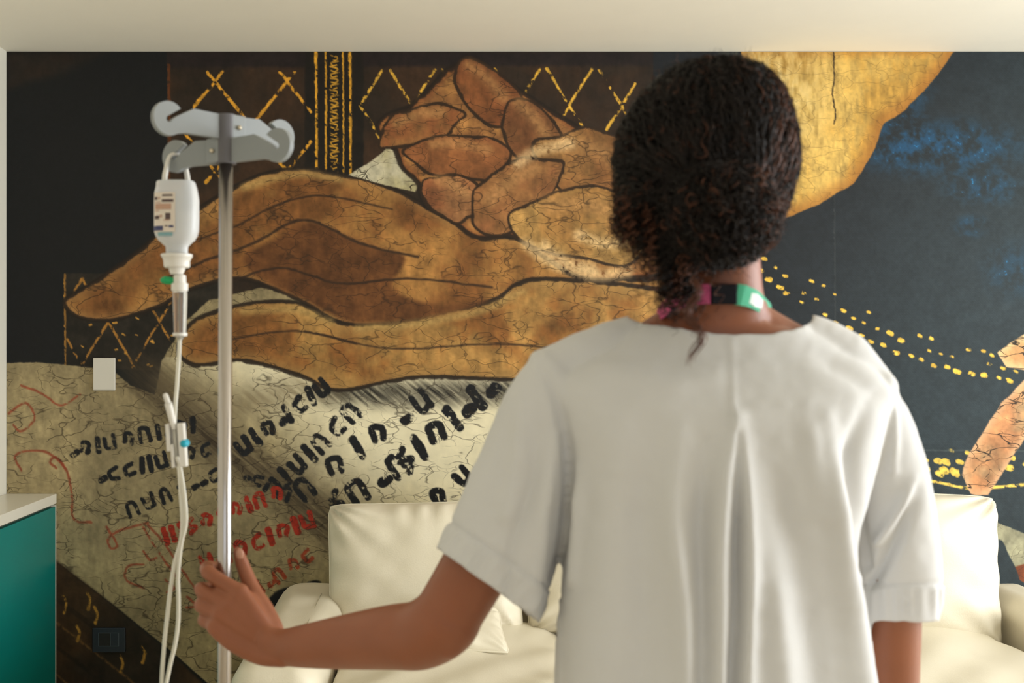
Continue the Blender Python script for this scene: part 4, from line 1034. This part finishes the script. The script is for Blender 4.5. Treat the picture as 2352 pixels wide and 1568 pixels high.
class Strands:
    def __init__(s): s.P = []; s.R = []
    def add(s, pts, r): s.P.append(np.asarray(pts)); s.R.append(r)
    def build(s, name, m, parent, sides=3):
        Vs = []; Fs = []; n0 = 0; a = np.linspace(0, 2*PI, sides, endpoint=False)
        for p, r in zip(s.P, s.R):
            k = len(p); T_ = np.gradient(p, axis=0); T_ /= np.linalg.norm(T_, axis=1)[:, None]+1e-12
            ref = np.array((0.31, 0.52, 0.79)); b_ = np.cross(T_, ref); b_ /= np.linalg.norm(b_, axis=1)[:, None]+1e-9; c_ = np.cross(T_, b_)
            rr_ = r*np.sin(np.linspace(0.35, PI-0.25, k))[:, None, None]
            ring = p[:, None, :]+rr_*(np.cos(a)[None, :, None]*b_[:, None, :]+np.sin(a)[None, :, None]*c_[:, None, :])
            Vs.append(ring.reshape(-1, 3))
            i = np.arange(k-1)[:, None]*sides; j = np.arange(sides)[None, :]; j2 = (j+1) % sides
            Fs.append((np.stack([i+j, i+j2, i+sides+j2, i+sides+j], -1).reshape(-1, 4))+n0); n0 += k*sides
        return mesh_np(name, np.vstack(Vs)-np.array(person_loc), np.vstack(Fs), m, parent)
bc_ = np.array(BC)
dark = Strands(); brown = Strands()  # brown strands carry the backlight as colour
from mathutils.kdtree import KDTree
kd = KDTree(len(Hs))
for i in range(0, len(Hs)): kd.insert(Hs[i], i)
kd.balance()
vis = np.nonzero((Hs[:, 1] < HC.y+0.06) | (Hs[:, 2] > HC.z+0.05))[0]
def snap(p, off):
    co, i, d = kd.find(p); return np.array(co)+Hn[i]*off, Hn[i]
rg = np.random.default_rng(5)
for k in range(5200):       # combed back to the tie in tight waves
    i = vis[rg.integers(len(vis))]; p = Hs[i]; ln = rg.integers(12, 22); pts = []
    ph = rg.uniform(0, 6.28); fr_ = rg.uniform(0.7, 1.3); am = rg.uniform(0.0012, 0.0035); off = rg.uniform(-0.001, 0.0035)
    nearb = np.linalg.norm(p-bc_) < 0.075
    side = rg.choice((-1, 1))
    q = p.copy()
    for s_ in range(ln):
        q2, n_ = snap(q, 0)
        d = bc_-q2; d = d-n_*(d @ n_); L_ = np.linalg.norm(d)+1e-9; d /= L_
        if nearb: d = np.cross(n_, d)*side*0.8+d*0.15+rg.normal(0, 0.15, 3); d /= np.linalg.norm(d)+1e-9
        sd2 = np.cross(n_, d)
        pts.append(q2+n_*(off+am*math.cos(ph+s_*fr_)*0.8)+sd2*am*math.sin(ph+s_*fr_))
        q = q2+d*0.0034
    (brown if (p[0]-HC.x > 0.055 and rg.random() < 0.45) or rg.random() < 0.03 else dark).add(pts, rg.uniform(0.0004, 0.0009))  # more of the backlit tint on the window side
def curl(p0, d, length, r, turns, thick, store, grav=0.0, n=None):
    d = np.array(d, float); d /= np.linalg.norm(d); n = n or int(turns*9)+4; ref = np.cross(d, (0.3, 0.9, 0.1)); ref /= np.linalg.norm(ref); rf2 = np.cross(d, ref); ph = rg.uniform(0, 6.28)
    pts = []
    for s_ in range(n):
        t = s_/(n-1); c_ = np.array(p0)+d*length*t+np.array((0, 0, -grav*t*t)); a_ = ph+2*PI*turns*t; r_ = r*min(1, t*3+0.1)
        pts.append(c_+ref*r_*math.cos(a_)+rf2*r_*math.sin(a_))
    store.add(pts, thick)
pxh = CX+F*Hs[:, 0]/Hs[:, 1]; pyh = CY-F*(Hs[:, 2]-CZ)/Hs[:, 1]
# frizz halo all over
for k in range(2600):
    i = vis[rg.integers(len(vis))]; p = Hs[i]; n_ = Hn[i]; top = pyh[i] < 200
    left = pxh[i] < 1500; low = pyh[i] > 420
    L_ = rg.uniform(0.005, 0.018)*(1.5 if (left and low) else 1)
    d = n_*0.7+rg.normal(0, 0.6, 3)
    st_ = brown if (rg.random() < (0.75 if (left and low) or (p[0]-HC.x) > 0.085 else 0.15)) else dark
    curl(p, d, L_, rg.uniform(0.001, 0.004), rg.uniform(0.4, 1.6), rg.uniform(0.00018, 0.00040), st_, grav=L_*0.3 if low else 0)
for k in range(60):     # fly-away loops on the crown
    p = np.array(P(rg.uniform(1580, 1720), rg.uniform(150, 165), HY+rg.uniform(-0.03, 0.03)))
    curl(p, (rg.normal(0, 0.6), rg.normal(0, 0.3), 1), rg.uniform(0.008, 0.022), rg.uniform(0.002, 0.007), rg.uniform(0.5, 1.2), 0.00016, dark)
# curls around the bun
for k in range(650):
    th, ph_ = rg.uniform(0, 2*PI), rg.uniform(0, PI*0.62)
    dirv = np.array((math.sin(ph_)*math.cos(th), -math.cos(ph_), math.sin(ph_)*math.sin(th)))
    p = bc_+dirv*np.array((0.060, 0.045, 0.052)); tang = np.cross(dirv, rg.normal(0, 1, 3))
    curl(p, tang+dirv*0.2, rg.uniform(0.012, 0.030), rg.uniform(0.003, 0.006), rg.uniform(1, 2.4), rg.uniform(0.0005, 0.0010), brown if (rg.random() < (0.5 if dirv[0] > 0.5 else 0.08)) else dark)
# ringlets hanging on the left and behind the neck
for k in range(330):
    x0 = rg.uniform(1405, 1572); y0 = 560-(1600-x0)*0.50+rg.uniform(-40, 40); yy = rg.uniform(1.24, 1.31)
    L_ = rg.uniform(0.02, 0.055)*(1.0+0.9*(x0 > 1500))
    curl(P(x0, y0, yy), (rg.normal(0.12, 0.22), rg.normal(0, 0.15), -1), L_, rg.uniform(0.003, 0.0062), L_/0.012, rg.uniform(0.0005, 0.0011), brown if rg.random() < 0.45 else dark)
for k in range(60):
    x0 = rg.uniform(1515, 1580); yy = rg.uniform(1.255, 1.285)
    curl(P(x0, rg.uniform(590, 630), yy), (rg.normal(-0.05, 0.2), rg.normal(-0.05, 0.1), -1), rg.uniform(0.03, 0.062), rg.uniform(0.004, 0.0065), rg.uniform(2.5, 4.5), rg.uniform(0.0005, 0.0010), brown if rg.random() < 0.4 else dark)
for k in range(120):    # edge of the nape, right
    x0 = rg.uniform(1600, 1765); y0 = np.interp(x0, [1600, 1700, 1765], [598, 590, 540])
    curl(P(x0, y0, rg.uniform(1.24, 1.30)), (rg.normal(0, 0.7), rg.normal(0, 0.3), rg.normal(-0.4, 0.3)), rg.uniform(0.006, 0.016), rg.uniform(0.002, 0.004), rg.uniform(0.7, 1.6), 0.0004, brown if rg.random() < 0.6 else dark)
for k in range(26):     # one long curl falling onto the tunic
    o_ = rg.normal(0, 0.0018, 3)
    ys = np.linspace(640, 832, 60); xs = 1590+16*np.sin((ys-640)/17.0)+(ys-640)*0.06
    Yd = 1.236-0.010*np.sin((ys-640)/190*PI)-0.012
    pts = np.array([P(x, y, d_) for x, y, d_ in zip(xs, ys, Yd)])+o_*np.linspace(1, 1.6, 60)[:, None]
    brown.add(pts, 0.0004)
dark.build('hair_strands', M['hair'], hair)
brown.build('backlit_curls', M['hair_backlit'], hair)['label'] = 'curls tinted lighter brown, with the backlight put into their colour'

# ------------------------------------------------------------------ lanyard
lan = empty('lanyard', P(1655, 690, TY)); lo = lan.location.copy()
tag(lan, 'pink and mint green neck lanyard with a black buckle on the nape', 'lanyard')
def ribbon(name, pts, wd, m, parent, th=0.0012, outw=None):
    """pts: px,py,Y centre line; ribbon is vertical strip of height wd"""
    p = catmull([tuple(P(*q)) for q in pts], 8); n_ = len(p); wv_ = np.interp(np.linspace(0, 1, n_), np.linspace(0, 1, len(wd)), wd)
    ctr = np.array((P(1650, 690, TY).x, TY-0.01, 0)); V = []
    T_ = np.gradient(p, axis=0)
    for i in range(n_):
        o_ = p[i]-ctr; o_[2] = 0; o_ /= np.linalg.norm(o_)
        up_ = np.cross(T_[i], o_); up_ /= np.linalg.norm(up_); up_ *= np.sign(up_[2])
        for s, t_ in ((1, 0), (-1, 0), (-1, 1), (1, 1)): V.append(p[i]+up_*s*wv_[i]/2+o_*th*t_-np.array(lo))
    Fs = []
    for i in range(n_-1):
        for j in range(4): Fs.append((i*4+j, i*4+(j+1) % 4, (i+1)*4+(j+1) % 4, (i+1)*4+j))
    Fs += [(3, 2, 1, 0), tuple((n_-1)*4+j for j in range(4))]
    o = mesh_np(name, V, Fs, m, parent, smooth=False)
    bm = bmesh.new(); bm.from_mesh(o.data); bmesh.ops.recalc_face_normals(bm, faces=bm.faces); bm.to_mesh(o.data); bm.free(); return o
NB = 1.2815
pk = ribbon('pink_strap', [(1634, 675, NB), (1612, 676, NB+0.001), (1575, 684, NB+0.008), (1540, 700, NB+0.026), (1515, 722, NB+0.060), (1512, 745, NB+0.11), (1540, 800, NB+0.155), (1600, 900, 1.465)], [0.0225, 0.022, 0.020, 0.018, 0.016, 0.016, 0.016], M['pink'], lan)
gn = ribbon('green_strap', [(1686, 676, NB), (1706, 678, NB+0.002), (1733, 688, NB+0.014), (1755, 704, NB+0.040), (1772, 722, NB+0.075), (1768, 760, NB+0.12), (1735, 820, NB+0.155), (1690, 900, 1.465)], [0.0235, 0.023, 0.022, 0.019, 0.016, 0.016, 0.016], M['green'], lan)
ribbon('white_print', [(1722, 684, NB+0.0085), (1735, 690, NB+0.0145), (1748, 699, NB+0.028)], [0.012, 0.015, 0.010], M['ribbon_white'], gn, th=0.0020)
ribbon('green_fold', [(1692, 676, NB-0.0015), (1704, 677.5, NB-0.0005), (1712, 680, NB+0.002)], [0.0238, 0.0238, 0.0238], M['green'], gn, th=0.0022)
q0 = P(1632, 652, NB)-lo; q1 = P(1691, 699, NB)-lo
box('buckle', q0.x, q1.x, NB-0.0055-lo.y, NB+0.003-lo.y, q1.z, q0.z, M['buckle'], lan, bev=0.0015)
